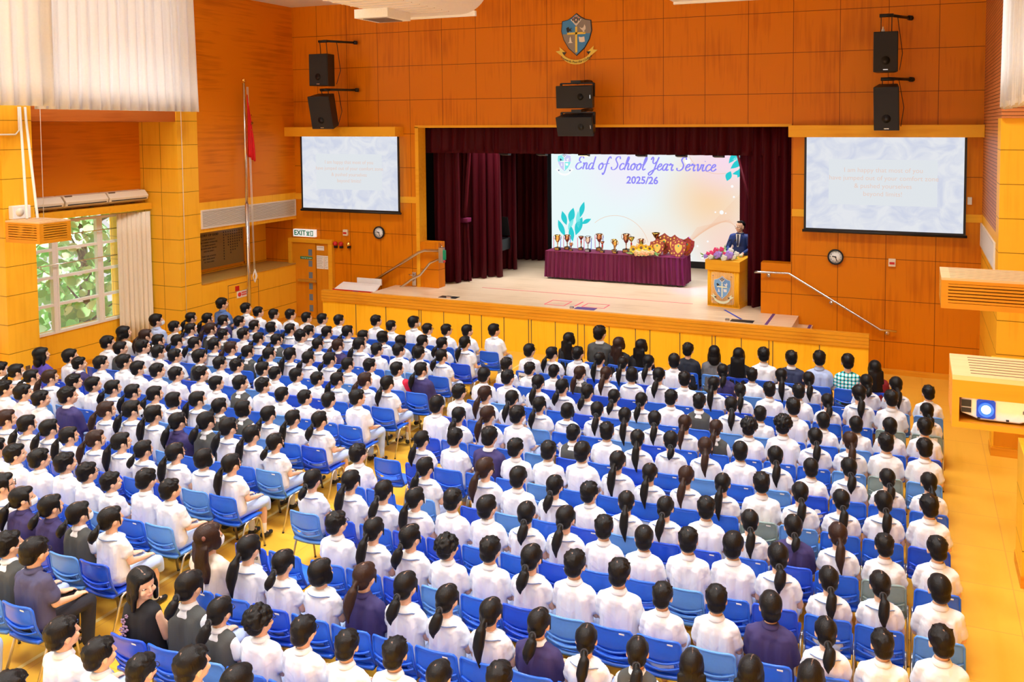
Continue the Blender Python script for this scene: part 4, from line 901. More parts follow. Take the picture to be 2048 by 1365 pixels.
def arrangement(name, label, loc, flowers, leaves, spread, seed):
    t = thing(name, label, 'flowers', loc); rnd = random.Random(seed)
    bm = new_bm()
    for i in range(leaves):
        a = rnd.uniform(0, 2*pi); r = rnd.uniform(.1, 1); c = Vector((spread[0]*r*cos(a), spread[1]*r*sin(a)*.8, spread[2]*(1-r*.8)*rnd.uniform(.2, 1)))
        L = rnd.uniform(.06, .13); d = Vector((cos(a)*r+rnd.uniform(-.2, .2), sin(a)*.6-.3, rnd.uniform(-.4, .9))).normalized(); s = d.cross(Vector((0, 1, 0))).normalized()*.016
        bm.faces.new([bm.verts.new(c), bm.verts.new(c+d*L*.5+s), bm.verts.new(c+d*L), bm.verts.new(c+d*L*.5-s)])
    obj('leaves', bm, M['leaf'], t)
    bm = new_bm(); ball(bm, (0, 0, spread[2]*.35), (spread[0]*.7, spread[1]*.7, spread[2]*.4)); obj('foam_base', bm, M['leaf'], t)
    for kind, x, y, z, s in flowers:
        bm = new_bm()
        if kind == 'sun':
            petals(bm, (x, y, z), s*.35, 16, s*.75, s*.16, 0); petals(bm, (x, y-.004, z), s*.3, 12, s*.6, s*.15, 0, .6); ball(bm, (x, y-.01, z), (s*.42, s*.15, s*.42), mi=1); obj('sunflower', bm, [mat_sun, M['bronze']], t)
        else:
            for k in range(9):
                a = k*2.4; rr_ = s*.12*math.sqrt(k); ball(bm, (x+rr_*cos(a)*1.6, y-.02+rr_*.3, z+rr_*sin(a)*1.6), (s*.42, s*.3, s*.42), 8, 5)
            obj({'rose': 'rose', 'pink': 'carnation', 'violet': 'hydrangea', 'pale': 'white_flower'}[kind], bm, FM[kind], t)
mat_sun = mat('sunflower_yellow', (.95, .62, .03), .6)
FM = {'rose': mat('rose_peach', (.92, .50, .26), .6), 'pink': mat('carnation_pink', (.85, .06, .22), .6), 'violet': mat('hydrangea_violet', (.42, .28, .85), .6), 'pale': mat('flower_pale', (.78, .82, .70), .6)}
arrangement('sunflower_arrangement', 'sunflower and peach rose arrangement at the front edge of the table', (-6.98+.52-.1, 20.2, TZ),
    [('sun', .0, -.09, .22, .12), ('sun', -.22, -.07, .17, .11), ('sun', .22, -.05, .20, .10), ('sun', .13, -.11, .25, .07), ('rose', -.12, -.12, .08, .10), ('rose', .05, -.14, .10, .10), ('rose', .16, -.12, .09, .09), ('rose', -.03, -.13, .07, .08), ('rose', -.1, -.06, .26, .08), ('rose', .28, -.08, .1, .08)], 130, (.40, .18, .30), 5)
# ================================================================ LECTERN AND SPEAKER
t = LEC = thing('lectern', 'tall timber lectern with fluted front and a clear crest panel', 'lectern', (-4.02, 18.28, SZ), (0, 0, radians(-10)))
bm = new_bm()
for i in range(19): lathe(bm, [(.021, 0), (.021, .82)], (-.36+.04*i, .0, .03), 10)
box(bm, -.38, .38, 0, .03, 0, .85); obj('fluted_front', bm, M['stagewood'], t)
bm = new_bm(); box(bm, -.385, .385, .01, .56, 0, .86); obj('body', bm, M['trimwood'], t)
bm = new_bm(); prism(bm, [(-.42, -.06, .84), (-.42, -.06, 1.07), (-.42, .62, 1.12), (-.42, .62, .84)], (.84, 0, 0)); obj('top', bm, M['trimwood'], t, bevel=.008)
bm = new_bm(); box(bm, .385, .40, .0, .58, 0, .09); obj('plinth', bm, M['trimwood'], t)
bm = new_bm()
P = []
for cx, cz, a0 in ((.22, .74, 0), (-.22, .74, 90), (-.22, .14, 180), (.22, .14, 270)):
    for k in range(5): a = radians(a0+22.5*k); P.append((cx+.06*cos(a), -.045, cz+.06*sin(a)))
prism(bm, P, (0, .012, 0)); pn = obj('clear_panel', bm, mat('acrylic', (1, .88, .8), .05, alpha=.12), t)
for sx in (-.22, .22):
    for sz in (.16, .72): bm = new_bm(); lathe(bm, [(0, 0), (.014, 0), (.014, -.02), (0, -.022)], (sx, -.045, sz), 10, axis='y'); obj('panel_stud', bm, M['steel'], pn)
q = bpy.data.objects.new('crest_badge', None); C.objects.link(q); q.parent = t; q.location = (0, -.05, .47)
crest_parts(q, .37, (mat_pale, mat('badge_blue', (.20, .42, .72), .4), mat('badge_blue_two', (.16, .34, .66), .4), mat('badge_cream', (.85, .86, .62), .5), M['white'], M['ink'], mat('badge_ribbon', (.78, .82, .56), .5), M['ink']), '', ext=.006)
arrangement('lectern_flowers', 'pink and violet flower arrangement lying on top of the lectern', (-4.10, 18.42, SZ+1.09),
    [('violet', -.06, -.1, .10, .12), ('violet', .20, -.12, .10, .13), ('pink', -.1, -.1, .2, .08), ('pink', -.2, -.08, .12, .08), ('pink', .02, -.05, .22, .07), ('pink', -.30, -.04, .1, .06), ('pink', .1, -.12, .14, .05), ('pale', .1, -.16, .04, .09), ('pale', .3, -.1, .06, .08), ('pale', -.2, -.14, .05, .07), ('pale', .22, -.02, .18, .09), ('violet', -.34, -.1, .05, .06), ('pale', .36, -.06, .13, .08)], 110, (.42, .16, .26), 9)
for dx, lab in ((-.05, 'thin black gooseneck microphone nearer the screen on the lectern'), (.08, 'thin black gooseneck microphone nearer the speaker on the lectern')):
    t = thing('microphone', lab, 'microphone', (-3.98+dx, 18.75, SZ+1.1))
    bm = new_bm(); tube(bm, [(0, 0, 0), (-.02, 0, .15), (0, -.02, .28), (.05, 0, .36)], .006, 6); obj('gooseneck', bm, M['black'], t)
    bm = new_bm(); ball(bm, (.06, 0, .38), .022); obj('capsule', bm, M['black'], t)

# ================================================================ PEOPLE
DG = bpy.context.evaluated_depsgraph_get
def tcap(bm, p1, r1, p2, r2, sq=1.0):
    p1, p2 = Vector(p1), Vector(p2); ball(bm, p1, r1, 12, 8); ball(bm, p2, r2, 12, 8); tube(bm, [p1, p1.lerp(p2, .5), p2], [r1, (r1+r2)/2, r2], 14)
def solid(name, build, mats, vox=.009, smooth=6, ratio=.3, wrinkle=0, wscale=9, post=None, fac=.5):
    """one continuous surface grown from overlapping forms"""
    bm = new_bm(); build(bm); me = bpy.data.meshes.new(name); bm.to_mesh(me); bm.free()
    o = bpy.data.objects.new(name, me); C.objects.link(o)
    r = o.modifiers.new('r', 'REMESH'); r.mode = 'VOXEL'; r.voxel_size = vox; r.use_smooth_shade = True
    s = o.modifiers.new('s', 'SMOOTH'); s.iterations = smooth; s.factor = fac
    d = o.modifiers.new('d', 'DECIMATE'); d.ratio = ratio
    bpy.context.view_layer.update()
    out = bpy.data.meshes.new_from_object(o.evaluated_get(DG())); out.name = name
    bpy.data.objects.remove(o); bpy.data.meshes.remove(me)
    out.materials.clear()
    for m in (mats if isinstance(mats, list) else [mats]): out.materials.append(m)
    if wrinkle:
        for v in out.vertices:
            n_ = noise.noise(v.co*wscale)+.6*noise.noise(v.co*wscale*2.3+Vector((3, 1, 2)))+.5*abs(noise.noise(Vector((v.co.x*4, v.co.y*4, v.co.z*wscale*1.6))))
            v.co += v.normal*wrinkle*n_
    for p in out.polygons: p.use_smooth = True
    if post: post(out)
    return out
NECK = Vector((0, -.01, 1.03)); HK = 1.15; HOFF = Vector((0, 0, -.022)); NKH = NECK+HOFF
def head_forms(bm, R, big=1.0):
    def h(p): return NKH+R @ ((Vector(p)-NECK)*HK)
    e = R.to_euler(); K = HK
    def q3(*r): return tuple(x*K for x in r)
    ball(bm, h((0, -.002, 1.175)), q3(.074, .090, .088), 16, 12, rot=e)
    ball(bm, h((0, .030, 1.115)), q3(.055, .058, .065), 14, 10, rot=e)
    ball(bm, h((0, .052, 1.082)), q3(.034, .034, .030), 12, 8, rot=e)
    tcap(bm, h((0, .088, 1.160)), .009*K, h((0, .100, 1.130)), .0095*K)
    for s in (-1, 1):
        ball(bm, h((s*.076, .002, 1.142)), q3(.012, .020, .031), 10, 8, rot=e)
        ball(bm, h((s*.036, .066, 1.122)), q3(.022, .02, .022), 10, 8, rot=e)
    ball(bm, h((0, .088, 1.100)), q3(.022, .010, .008), 10, 8, rot=e)
    tcap(bm, (0, -.015, .95), .056, h((0, -.004, 1.09)), .054)
def body_forms(R, arms='lap', legs=True):
    def f(bm):
        head_forms(bm, R)
        ball(bm, (0, -.018, .86), (.140, .075, .14)); ball(bm, (0, -.005, .68), (.125, .085, .16)); ball(bm, (0, .0, .54), (.150, .100, .10))
        tcap(bm, (-.125, -.016, .925), .042, (.125, -.016, .925), .042); ball(bm, (0, -.016, .965), (.075, .05, .035))
        for s in (-1, 1):
            sh, el, wr = (s*.152, -.012, .910), (s*.196, .045, .70), (s*.115, .275, .615)
            tcap(bm, sh, .042, el, .036); tcap(bm, el, .037, wr, .024)
            pc = Vector((s*.085, .335, .600)); tcap(bm, wr, .024, pc, .026); ball(bm, pc, (.036, .042, .020))
            for k in range(4):
                bx = pc+Vector((s*(-.030+.019*k)*1.0, .035, .0)); ln = (.030, .036, .033, .025)[k]
                tcap(bm, bx, .0085, bx+Vector((-s*.004, ln, -.006)), .0078); tcap(bm, bx+Vector((-s*.004, ln, -.006)), .0078, bx+Vector((-s*.006, ln+.02, -.026)), .007)
            tcap(bm, pc+Vector((-s*.028, -.01, .006)), .011, pc+Vector((-s*.052, .030, .004)), .009)
            if legs:
                tcap(bm, (s*.085, .0, .505), .070, (s*.105, .41, .50), .050); tcap(bm, (s*.105, .41, .49), .050, (s*.10, .40, .09), .034); tcap(bm, (s*.10, .40, .05), .034, (s*.105, .50, .035), .028)
    return f
skin = mat('skin', (.80, .50, .34), .5, spec=.3); N_, L_ = nt(skin); N_['Principled BSDF'].inputs['Subsurface Weight'].default_value = .0
lips = mat('lips', (.62, .22, .18), .5); eyedark = mat('eye_dark', (.03, .02, .02), .3)
def face_paint(R):
    inv = R.inverted()
    def post(me):
        for p in me.polygons:
            c = NECK+(inv @ (p.center-NKH))/HK
            if c.y > .06:
                if abs(c.z-1.100) < .006 and abs(c.x) < .022 and c.y > .085: p.material_index = 1
                elif ((abs(abs(c.x)-.031)/.014)**2+((c.z-1.153)/.0055)**2) < 1: p.material_index = 2
    return post
YAWS = (-34, -16, 0, 14)
BODY = []
for a in YAWS:
    R = Euler((radians(6 if a < 0 else -2), 0, radians(a))).to_matrix()
    BODY.append((R, solid('body', body_forms(R), [skin, lips, eyedark], vox=.0075, smooth=3, ratio=.22, post=face_paint(R))))
# ---- hair
def hair_mat(name, col):
    m = mat(name, col, .42, spec=.22); N, L = nt(m); b = N['Principled BSDF']
    tc = N.new('ShaderNodeTexCoord'); mp = N.new('ShaderNodeMapping'); mp.inputs['Scale'].default_value = (160, 160, 14); L.new(tc.outputs['Object'], mp.inputs[0])
    n = N.new('ShaderNodeTexNoise'); n.inputs['Scale'].default_value = 1; n.inputs['Detail'].default_value = 2; L.new(mp.outputs[0], n.inputs['Vector'])
    bp = N.new('ShaderNodeBump'); bp.inputs['Strength'].default_value = .5; bp.inputs['Distance'].default_value = .006; L.new(n.outputs['Fac'], bp.inputs['Height']); L.new(bp.outputs[0], b.inputs['Normal'])
    return m
HB = hair_mat('hair_black', (.006, .005, .005)); HW = hair_mat('hair_brown', (.028, .012, .008))
def hcap(bm, low=.0, full=1.0):
    ball(bm, (0, -.018, 1.192), (.085*full, .097*full, .086*full), 16, 12)
    ball(bm, (0, -.050, 1.135), (.074*full, .058, .060+low), 14, 10)
    ball(bm, (0, .042, 1.222), (.062, .052, .036), 12, 8)
    for s in (-1, 1): ball(bm, (s*.066, .0, 1.185), (.022, .062, .050), 10, 8)
def h_short(seed):
    def f(bm):
        hcap(bm); r = random.Random(seed)
        for i in range(46):
            a = r.uniform(0, 2*pi); t_ = r.uniform(0, 1.25); d = Vector((sin(t_)*cos(a), sin(t_)*sin(a), cos(t_))); p = Vector((0, -.015, 1.188))+Vector((d.x*.080, d.y*.092, d.z*.082)); q = p+Vector((d.x*.010+r.uniform(-.014, .014), d.y*.010+.010, d.z*.006))
            tcap(bm, p, .015, q, .006)
    return f
def h_curly(bm):
    hcap(bm, full=1.03); r = random.Random(4)
    for i in range(120):
        a = r.uniform(0, 2*pi); t_ = math.acos(r.uniform(-.25, 1)); d = Vector((sin(t_)*cos(a), sin(t_)*sin(a), cos(t_)))
        if d.y > .75 and d.z < .4: continue
        ball(bm, Vector((0, -.015, 1.19))+Vector((d.x*.092, d.y*.104, d.z*.094)), r.uniform(.012, .021), 8, 6)
def h_tail(L, drop, w, hi=0):
    def f(bm):
        hcap(bm, full=.99)
        for s in (-1, 1): tcap(bm, (s*.070, .045, 1.20), .012, (s*.076, .045, 1.10), .006)
        t0 = Vector((0, -.115, 1.125+hi)); ball(bm, t0, (.024, .022, .022)); p = t0+Vector((0, -.02, -.01)); prev = p; pr = .020
        n = 6
        for i in range(1, n+1):
            s = i/n; q = Vector((.012*sin(s*4+L*9), -.142-.03*sin(s*2.2)-drop*s*.1, 1.115+hi-L*s)); rd = w*(.86+.2*sin(pi*min(1, s*1.2)))*(1-.8*max(0, s-.55)/.45)
            tcap(bm, prev, pr, q, rd); prev, pr = q, rd
    return f
def h_bob(bm):
    hcap(bm, full=1.02); ball(bm, (0, -.030, 1.135), (.092, .080, .080), 16, 12)
    for s in (-1, 1): ball(bm, (s*.074, .018, 1.130), (.020, .045, .062), 10, 8)
def h_lob(bm):
    h_bob(bm); ball(bm, (0, -.055, 1.06), (.090, .065, .090), 14, 10)
    for s in (-1, 1): tcap(bm, (s*.078, .02, 1.12), .024, (s*.085, .01, 1.0), .018)
def h_long(wave):
    def f(bm):
        h_bob(bm); r = random.Random(6)
        for i in range(15):
            x = -.085+.17*i/14; p = Vector((x, -.085+.35*x*x*4, 1.12)); pr = .022
            for k in range(1, 6):
                q = Vector((x*(1+.12*k/5)+wave*sin(k*1.9+i), -.105-.012*k/5+abs(x)*.3-.0, 1.12-.052*k)); tcap(bm, p, pr, q, pr*.97); p = q; pr *= .97
    return f
HAIR = {}
scalp = mat('scalp', (.22, .13, .09), .6)
def scalp_post(kind):
    def post(me):
        for p in me.polygons:
            c = p.center
            if kind == 's' and c.z > 1.25 and (c.x**2+(c.y+.055)**2) < .0062**2: p.material_index = 1
            if kind == 'p' and c.z > 1.25 and -.05 < c.y < .06 and abs(c.x-.006) < .0034: p.material_index = 1
    return post
def mk(key, fn, m, **k): HAIR.setdefault(key, []).append(solid('hair', fn, [m, scalp], vox=.007, post=scalp_post('s' if key in 'sc' else 'p'), **k))
mk('s', h_short(1), HB, smooth=2, ratio=.35); mk('s', h_short(2), HB, smooth=3, ratio=.35); mk('s', lambda bm: hcap(bm, .01, 1.03), HB, smooth=2, ratio=.4)
mk('c', h_curly, HB, smooth=1, ratio=.5)
mk('p', h_tail(.23, .3, .043), HB, smooth=3, ratio=.35); mk('p', h_tail(.17, .2, .045), HB, smooth=3, ratio=.35); mk('p', h_tail(.31, .2, .044, .02), HB, smooth=3, ratio=.35); mk('p', h_tail(.12, .1, .038), HB, smooth=3, ratio=.35); mk('p', h_tail(.26, .4, .042, .03), HW, smooth=3, ratio=.35)
mk('b', h_bob, HB, smooth=3, ratio=.4); mk('L', h_lob, HB, smooth=3, ratio=.4)
mk('l', h_long(.003), HB, smooth=2, ratio=.35); mk('wl', h_long(.012), HW, smooth=1, ratio=.4)
bm = new_bm(); tube(bm, [(.026*cos(a), -.118+.010*sin(a), 1.122+.026*sin(a)) for a in [2*pi*k/10 for k in range(10)]], .008, 6, closed=True); TIE = finish('hair_tie', bm, M['ink'], True)
# ---- clothes
def under_vest(bm):
    torso(bm, .93, .90); ball(bm, (0, -.015, .985), (.072, .062, .032))
    for s in (-1, 1):
        sh, el = Vector((s*.150, -.012, .905)), Vector((s*.196, .045, .70)); tcap(bm, sh, .052, sh.lerp(el, .6), .062)
def torso(bm, p, d=1.0):
    """straight-hanging cloth round the trunk"""
    for x in (-.085, 0, .085):
        tcap(bm, (x*p, -.020, .885), .088*d, (x*p*1.02, -.004, .56), .104*d)
    for s in (-1, 1): tcap(bm, (s*.045, -.018, .968), .050*d, (s*.142*p, -.016, .922), .056*d)
    ball(bm, (0, -.035, .93), (.12*p, .070*d, .06))
def shirt_forms(sl, lon=False, puff=.97, vest=False):
    def f(bm):
        torso(bm, puff, 1.0 if not lon else 1.05); ball(bm, (0, -.015, .985), (.072, .062, .032))
        for s in (-1, 1):
            sh, el, wr = Vector((s*.152*puff, -.012, .912)), Vector((s*.196, .045, .70)), Vector((s*.125, .25, .62))
            if lon: tcap(bm, sh, .062, el, .054); tcap(bm, el, .054, wr, .038)
            else: tcap(bm, sh, .058, sh.lerp(el, sl), .064)
    return f
def collar_forms(kind):
    bm = new_bm(); n = 28
    prof = {'shirt': [(.058, 1.000), (.055, 1.036), (.060, 1.040), (.078, 1.000), (.076, .994)], 'flat': [(.060, 1.000), (.062, 1.012), (.095, .998), (.142, .972), (.141, .966)]}[kind]
    V = []
    for r_, z in prof:
        V.append([bm.verts.new((r_*sin(2*pi*k/n)*(1.06 if kind == 'shirt' else 1.05), -.012+r_*cos(2*pi*k/n)*(.95 if kind == 'shirt' else .78), z-.018*max(0, cos(2*pi*k/n))-(.012 if kind == 'flat' and abs(sin(2*pi*k/n)) > .8 else 0))) for k in range(n)])
    for i in range(len(V)-1):
        for k in range(n):
            f = bm.faces.new((V[i][k], V[i][(k+1) % n], V[i+1][(k+1) % n], V[i+1][k])); f.material_index = 1 if (kind == 'flat' and i == len(V)-2) else 0
    if kind == 'flat':
        q = V[-2]; tube(bm, [v.co.copy()+Vector((0, 0, .002)) for v in q], .0022, 5, mi=1, closed=True)
    me = finish('collar', bm, [M['shirtwhite'], M['trimblue']], True); return me
M['shirtwhite'] = mat('shirt_white', (.80, .83, .89), .8, spec=.1, bump=.5, bscale=6); N_, L_ = nt(M['shirtwhite'])
for n_ in N_:
    if n_.type == 'TEX_NOISE': n_.inputs['Detail'].default_value = 3; n_.inputs['Distortion'].default_value = .6
    if n_.type == 'BUMP': n_.inputs['Distance'].default_value = .03
M['trimblue'] = mat('collar_trim', (.22, .34, .66), .6); M['paleblue'] = mat('uniform_pale_blue', (.46, .58, .86), .8)
SH_BOY = [solid('shirt', shirt_forms(.62), M['shirtwhite'], vox=.010, smooth=4, ratio=.45, wrinkle=.010, wscale=11), solid('shirt', shirt_forms(.66, puff=1.02), M['shirtwhite'], vox=.010, smooth=4, ratio=.45, wrinkle=.012, wscale=9)]
SH_GIRL = [solid('blouse', shirt_forms(.52, puff=.93), M['shirtwhite'], vox=.010, smooth=4, ratio=.45, wrinkle=.009, wscale=12)]
SH_VEST = solid('shirt', under_vest, M['shirtwhite'], vox=.011, smooth=4, ratio=.4)
JACKET = solid('jacket', shirt_forms(1, lon=True, puff=1.06), M['shirtwhite'], vox=.011, smooth=4, ratio=.45, wrinkle=.012, wscale=8)
def vest_forms(bm):
    for x in (-.085, 0, .085): tcap(bm, (x, -.020, .875), .097, (x*1.02, -.004, .56), .113)
    for s in (-1, 1): tcap(bm, (s*.060, -.018, .950), .066, (s*.112, -.018, .912), .073)
VEST = solid('vest', vest_forms, M['shirtwhite'], vox=.011, smooth=4, ratio=.4, wrinkle=.004)
def trousers_forms(bm):
    ball(bm, (0, 0, .53), (.172, .128, .098), 16, 12)
    for s in (-1, 1): tcap(bm, (s*.088, .0, .512), .080, (s*.108, .41, .505), .066); tcap(bm, (s*.108, .415, .50), .066, (s*.102, .40, .13), .052)
TROU = solid('trousers', trousers_forms, M['paleblue'], vox=.011, smooth=4, ratio=.4, wrinkle=.006)
def skirt_forms(bm):
    ball(bm, (0, 0, .53), (.175, .130, .098), 16, 12)
    for s in (-.6, 0, .6): tcap(bm, (s*.13, .0, .515), .078, (s*.20, .40, .505), .070)
    for s in (-1, 0, 1): tcap(bm, (s*.12, .43, .50), .060, (s*.13, .45, .40), .045)
SKIRT = solid('skirt', skirt_forms, M['paleblue'], vox=.011, smooth=4, ratio=.4, wrinkle=.007)
COL_S, COL_F = collar_forms('shirt'), collar_forms('flat')
def shoe_forms(s):
    def f(bm): ball(bm, (s*.102, .40, .05), (.042, .06, .045)); tcap(bm, (s*.102, .42, .038), .036, (s*.106, .52, .032), .032)
    return f
SHOE = [solid('shoe', shoe_forms(s), M['black'], vox=.01, smooth=3, ratio=.5) for s in (-1, 1)]
def sock_forms(s):
    def f(bm): tcap(bm, (s*.101, .40, .20), .042, (s*.10, .40, .09), .038)
    return f
SOCK = [solid('sock', sock_forms(s), M['white'], vox=.01, smooth=2, ratio=.5) for s in (-1, 1)]
bm = new_bm()
for s in (-1, 1):
    tube(bm, [(s*.031+.022*cos(2*pi*k/12), .100, 1.152+.017*sin(2*pi*k/12)) for k in range(12)], .0022, 5, closed=True); tube(bm, [(s*.052, .098, 1.156), (s*.078, .05, 1.158), (s*.080, -.005, 1.150)], .0022, 5)
tube(bm, [(-.010, .101, 1.154), (.010, .101, 1.154)], .0022, 5); GLASS = finish('glasses', bm, M['ink'])
bm = new_bm(); V = []
for r in range(6):
    z = 1.138-.062*r/5; row = []
    for k in range(9): a = radians(-68+17*k); row.append(bm.verts.new((.066*sin(a)*(1-.12*(r/5)**2), .030+(.078+.008*sin(pi*r/5))*cos(a), z)))
    V.append(row)
for r in range(5):
    for k in range(8): bm.faces.new((V[r][k], V[r][k+1], V[r+1][k+1], V[r+1][k]))
for s in (-1, 1): tube(bm, [(s*.061, .06, 1.12), (s*.080, .0, 1.145)], .0018, 4)
MASK = finish('face_mask', bm, mat('mask_white', (.84, .90, .96), .7), True)
def check_mat():
    m = mat('check_cloth', (.9, .9, .88), .8); N, L = nt(m); b = N['Principled BSDF']; tc = N.new('ShaderNodeTexCoord'); sp = N.new('ShaderNodeSeparateXYZ'); L.new(tc.outputs['Object'], sp.inputs[0]); gs = []
    for ax in (0, 2):
        pm = N.new('ShaderNodeMath'); pm.operation = 'FLOORED_MODULO'; pm.inputs[1].default_value = .055; L.new(sp.outputs[ax], pm.inputs[0])
        lt = N.new('ShaderNodeMath'); lt.operation = 'LESS_THAN'; lt.inputs[1].default_value = .022; L.new(pm.outputs[0], lt.inputs[0]); gs.append(lt.outputs[0])
    ad = N.new('ShaderNodeMath'); ad.operation = 'ADD'; L.new(gs[0], ad.inputs[0]); L.new(gs[1], ad.inputs[1]); hv = N.new('ShaderNodeMath'); hv.operation = 'MULTIPLY'; hv.inputs[1].default_value = .5; L.new(ad.outputs[0], hv.inputs[0])
    cr = N.new('ShaderNodeValToRGB'); e = cr.color_ramp.elements; e[0].color = (.9, .88, .84, 1); e[1].color = (.01, .04, .06, 1); k = cr.color_ramp.elements.new(.5); k.color = (.05, .55, .55, 1); L.new(hv.outputs[0], cr.inputs[0]); L.new(cr.outputs[0], b.inputs['Base Color']); return m
CM = {'n': mat('navy_purple_cloth', (.045, .035, .14), .8), 'v': mat('charcoal_knit', (.075, .080, .080), .9, bump=.3, bscale=200), 'TB': mat('steel_blue_cloth', (.09, .17, .42), .8), 'LB': mat('light_blue_cloth', (.42, .52, .78), .8), 'LW': mat('offwhite_cloth', (.66, .66, .64), .8),
      'PU': mat('violet_blue_knit', (.09, .06, .38), .9, bump=.5, bscale=80), 'BK': mat('black_cloth', (.012, .012, .016), .8), 'SG': mat('grey_suit', (.055, .058, .060), .7), 'BR': bpy.data.materials['black_cloth'], 'DB': mat('dark_navy_cloth', (.012, .016, .03), .8),
      'GY': mat('mid_grey_cloth', (.14, .14, .15), .8), 'WS': M['shirtwhite'], 'NS': mat('navy_suit', (.02, .03, .085), .7), 'CK': check_mat(), 'RD': mat('dark_red_cloth', (.22, .01, .02), .8), 'WB': mat('cream_lace', (.72, .64, .56), .9), 'TN': mat('slate_navy_shirt', (.075, .075, .16), .8), 'BD': bpy.data.materials['black_cloth'], 'RG': M['shirtwhite'], 'w': M['shirtwhite']}
DARKT = mat('dark_trousers', (.02, .02, .03), .85)
def part(name, me, parent, m=None, mtx=None):
    o = bpy.data.objects.new(name, me); C.objects.link(o); o.parent = parent
    if m is not None:
        for s in o.material_slots: s.link = 'OBJECT'
        o.material_slots[0].material = m
        for i in range(1, len(o.material_slots)): o.material_slots[i].material = me.materials[i]
    if mtx is not None: o.matrix_local = mtx
    return o
ORD = 'first second third fourth fifth sixth seventh eighth ninth tenth eleventh twelfth thirteenth fourteenth fifteenth sixteenth seventeenth eighteenth'.split()
HDESC = {'s': 'short-haired boy', 'c': 'curly-haired student', 'p': 'ponytailed girl', 'b': 'bob-haired girl', 'l': 'long-haired girl'}
CDESC = {'w': 'white shirt', 'n': 'navy jacket', 'v': 'grey vest', 'RG': 'red-sleeved white shirt'}
ADULT = {'TB': 'man in a steel blue shirt sitting beside the flagpole', 'LB': 'man in a light blue shirt and short dark hair', 'LW': 'long-haired woman in off-white top beside the window', 'PU': 'woman in violet knit top under the window',
         'SG': 'man in dark grey suit and glasses sitting in the front row', 'BR': 'woman with wavy brown hair and black jacket beside the grey-suited man', 'DB': 'man in a plain black shirt in the front row', 'GY': 'woman with shoulder-length hair and grey jacket in the front row',
         'WS': 'man in a white dress shirt in the front row of adults', 'NS': 'man in a navy suit jacket in the front row', 'CK': 'short-haired woman in a green checked top in the front row', 'RD': 'woman in dark red with a hair clip at the end of the front row',
         'WB': 'woman with long wavy brown hair and a bow, beside the aisle', 'TN': 'man in a slate navy shirt and glasses beside the aisle', 'BD': 'woman in sleeveless black top looking back over her shoulder'}
def block_name(side): return 'window block' if side == 'L' else 'projector block'
def person(side, row, x, y, s, hair, cl, fl, seat, idx):
    adult = len(cl) > 1 and cl != 'RG'; rnd = random.Random(idx*17+3)
    girl = hair in ('p', 'b', 'l', 'L') or (cl == 'CK')
    if adult:
        lab = ADULT.get(cl, '')
        if cl == 'BK': lab = 'long-haired woman in a black jacket, %s seat of the front row' % ORD[seat]
        if cl == 'LB': lab = 'man in light blue shirt sitting by the window curtain' if side == 'L' else 'man in a light blue shirt beside the navy-suited man'
        sc = 1.13*s
    else:
        d = HDESC[hair]
        if hair == 's' and cl == 'w' and 'g' in fl: d = 'short-haired boy with glasses'
        lab = '%s in %s, %s, %s row, %s seat from centre aisle' % (d.replace(' with glasses', ''), ('glasses and ' if 'with glasses' in d else '')+CDESC[cl], block_name(side), ORD[row], ORD[seat])
        if 'm' in fl: lab = lab.replace(' in ', ' in mask and ', 1)
        sc = s
    if adult and cl == 'BK': pass
    g = 'teachers seated among the rows' if adult else 'students seated in the '+block_name(side)
    t = thing('seated_adult' if adult else 'seated_student', lab, 'person', (x, y, .43*(1-sc)), group=g); t.scale = (sc, sc, sc)
    # where they look: towards the lectern
    want = -math.degrees(math.atan2(-4.0-x, 18.6-y)); want *= .8
    if side == 'R': want += rnd.uniform(-12, 12)
    else: want += rnd.uniform(-12, 10)
    vi = min(range(4), key=lambda i: abs(YAWS[i]-want))
    if cl == 'BD': return t
    R, me = BODY[vi]; R4 = Matrix.Translation(NKH) @ R.to_4x4() @ Matrix.Scale(HK, 4) @ Matrix.Translation(-NECK)
    part('body', me, t)
    hk = hair; vs_ = HAIR.get(hk, HAIR['s'])
    if cl in ('BR', 'WB'): vs_ = HAIR['wl']
    w_ = rnd.choice([0, 0, 0, 1, 1, 2, 2, 3, 4]) if hk == 'p' else rnd.randrange(len(vs_))
    h = part('hair', vs_[w_ % len(vs_)], t, None, R4)
    if hk == 'p' and y < 12.4: part('hair_tie', TIE, h)
    if 'g' in fl: part('glasses', GLASS, t, None, R4)
    if 'm' in fl: part('face_mask', MASK, t, None, R4)
    longs = cl in ('n', 'SG', 'BK', 'BR', 'GY', 'NS', 'RD', 'LW', 'DB', 'WB', 'PU') or (cl == 'v' and False)
    if cl == 'v':
        sh = part('shirt', SH_VEST, t); part('vest', VEST, t, CM['v']); part('collar', COL_S, sh)
    elif longs:
        sh = part('jacket', JACKET, t, CM[cl])
        if cl in ('SG', 'NS', 'n'): part('collar', COL_S, sh, M['shirtwhite'] if cl != 'n' or rnd.random() < .4 else CM['n'])
    elif girl: sh = part('blouse', SH_GIRL[0], t, CM[cl]); (cl in ('w',)) and part('collar', COL_F, sh)
    else:
        sh = part('shirt', SH_BOY[rnd.randrange(2)], t, CM[cl]); part('collar', COL_S, sh, CM[cl])
    if cl == 'RG':
        pass
    lower = ('skirt', SKIRT) if girl and not adult else ('trousers', TROU)
    part(lower[0], lower[1], t, DARKT if adult else None)
    near = (side == 'L' and seat < 2) or (side == 'R' and (seat < 2 or x > 0))
    if near:
        for k in (0, 1):
            part('shoe', SHOE[k], t)
            if girl and not adult: part('sock', SOCK[k], t)
    return t

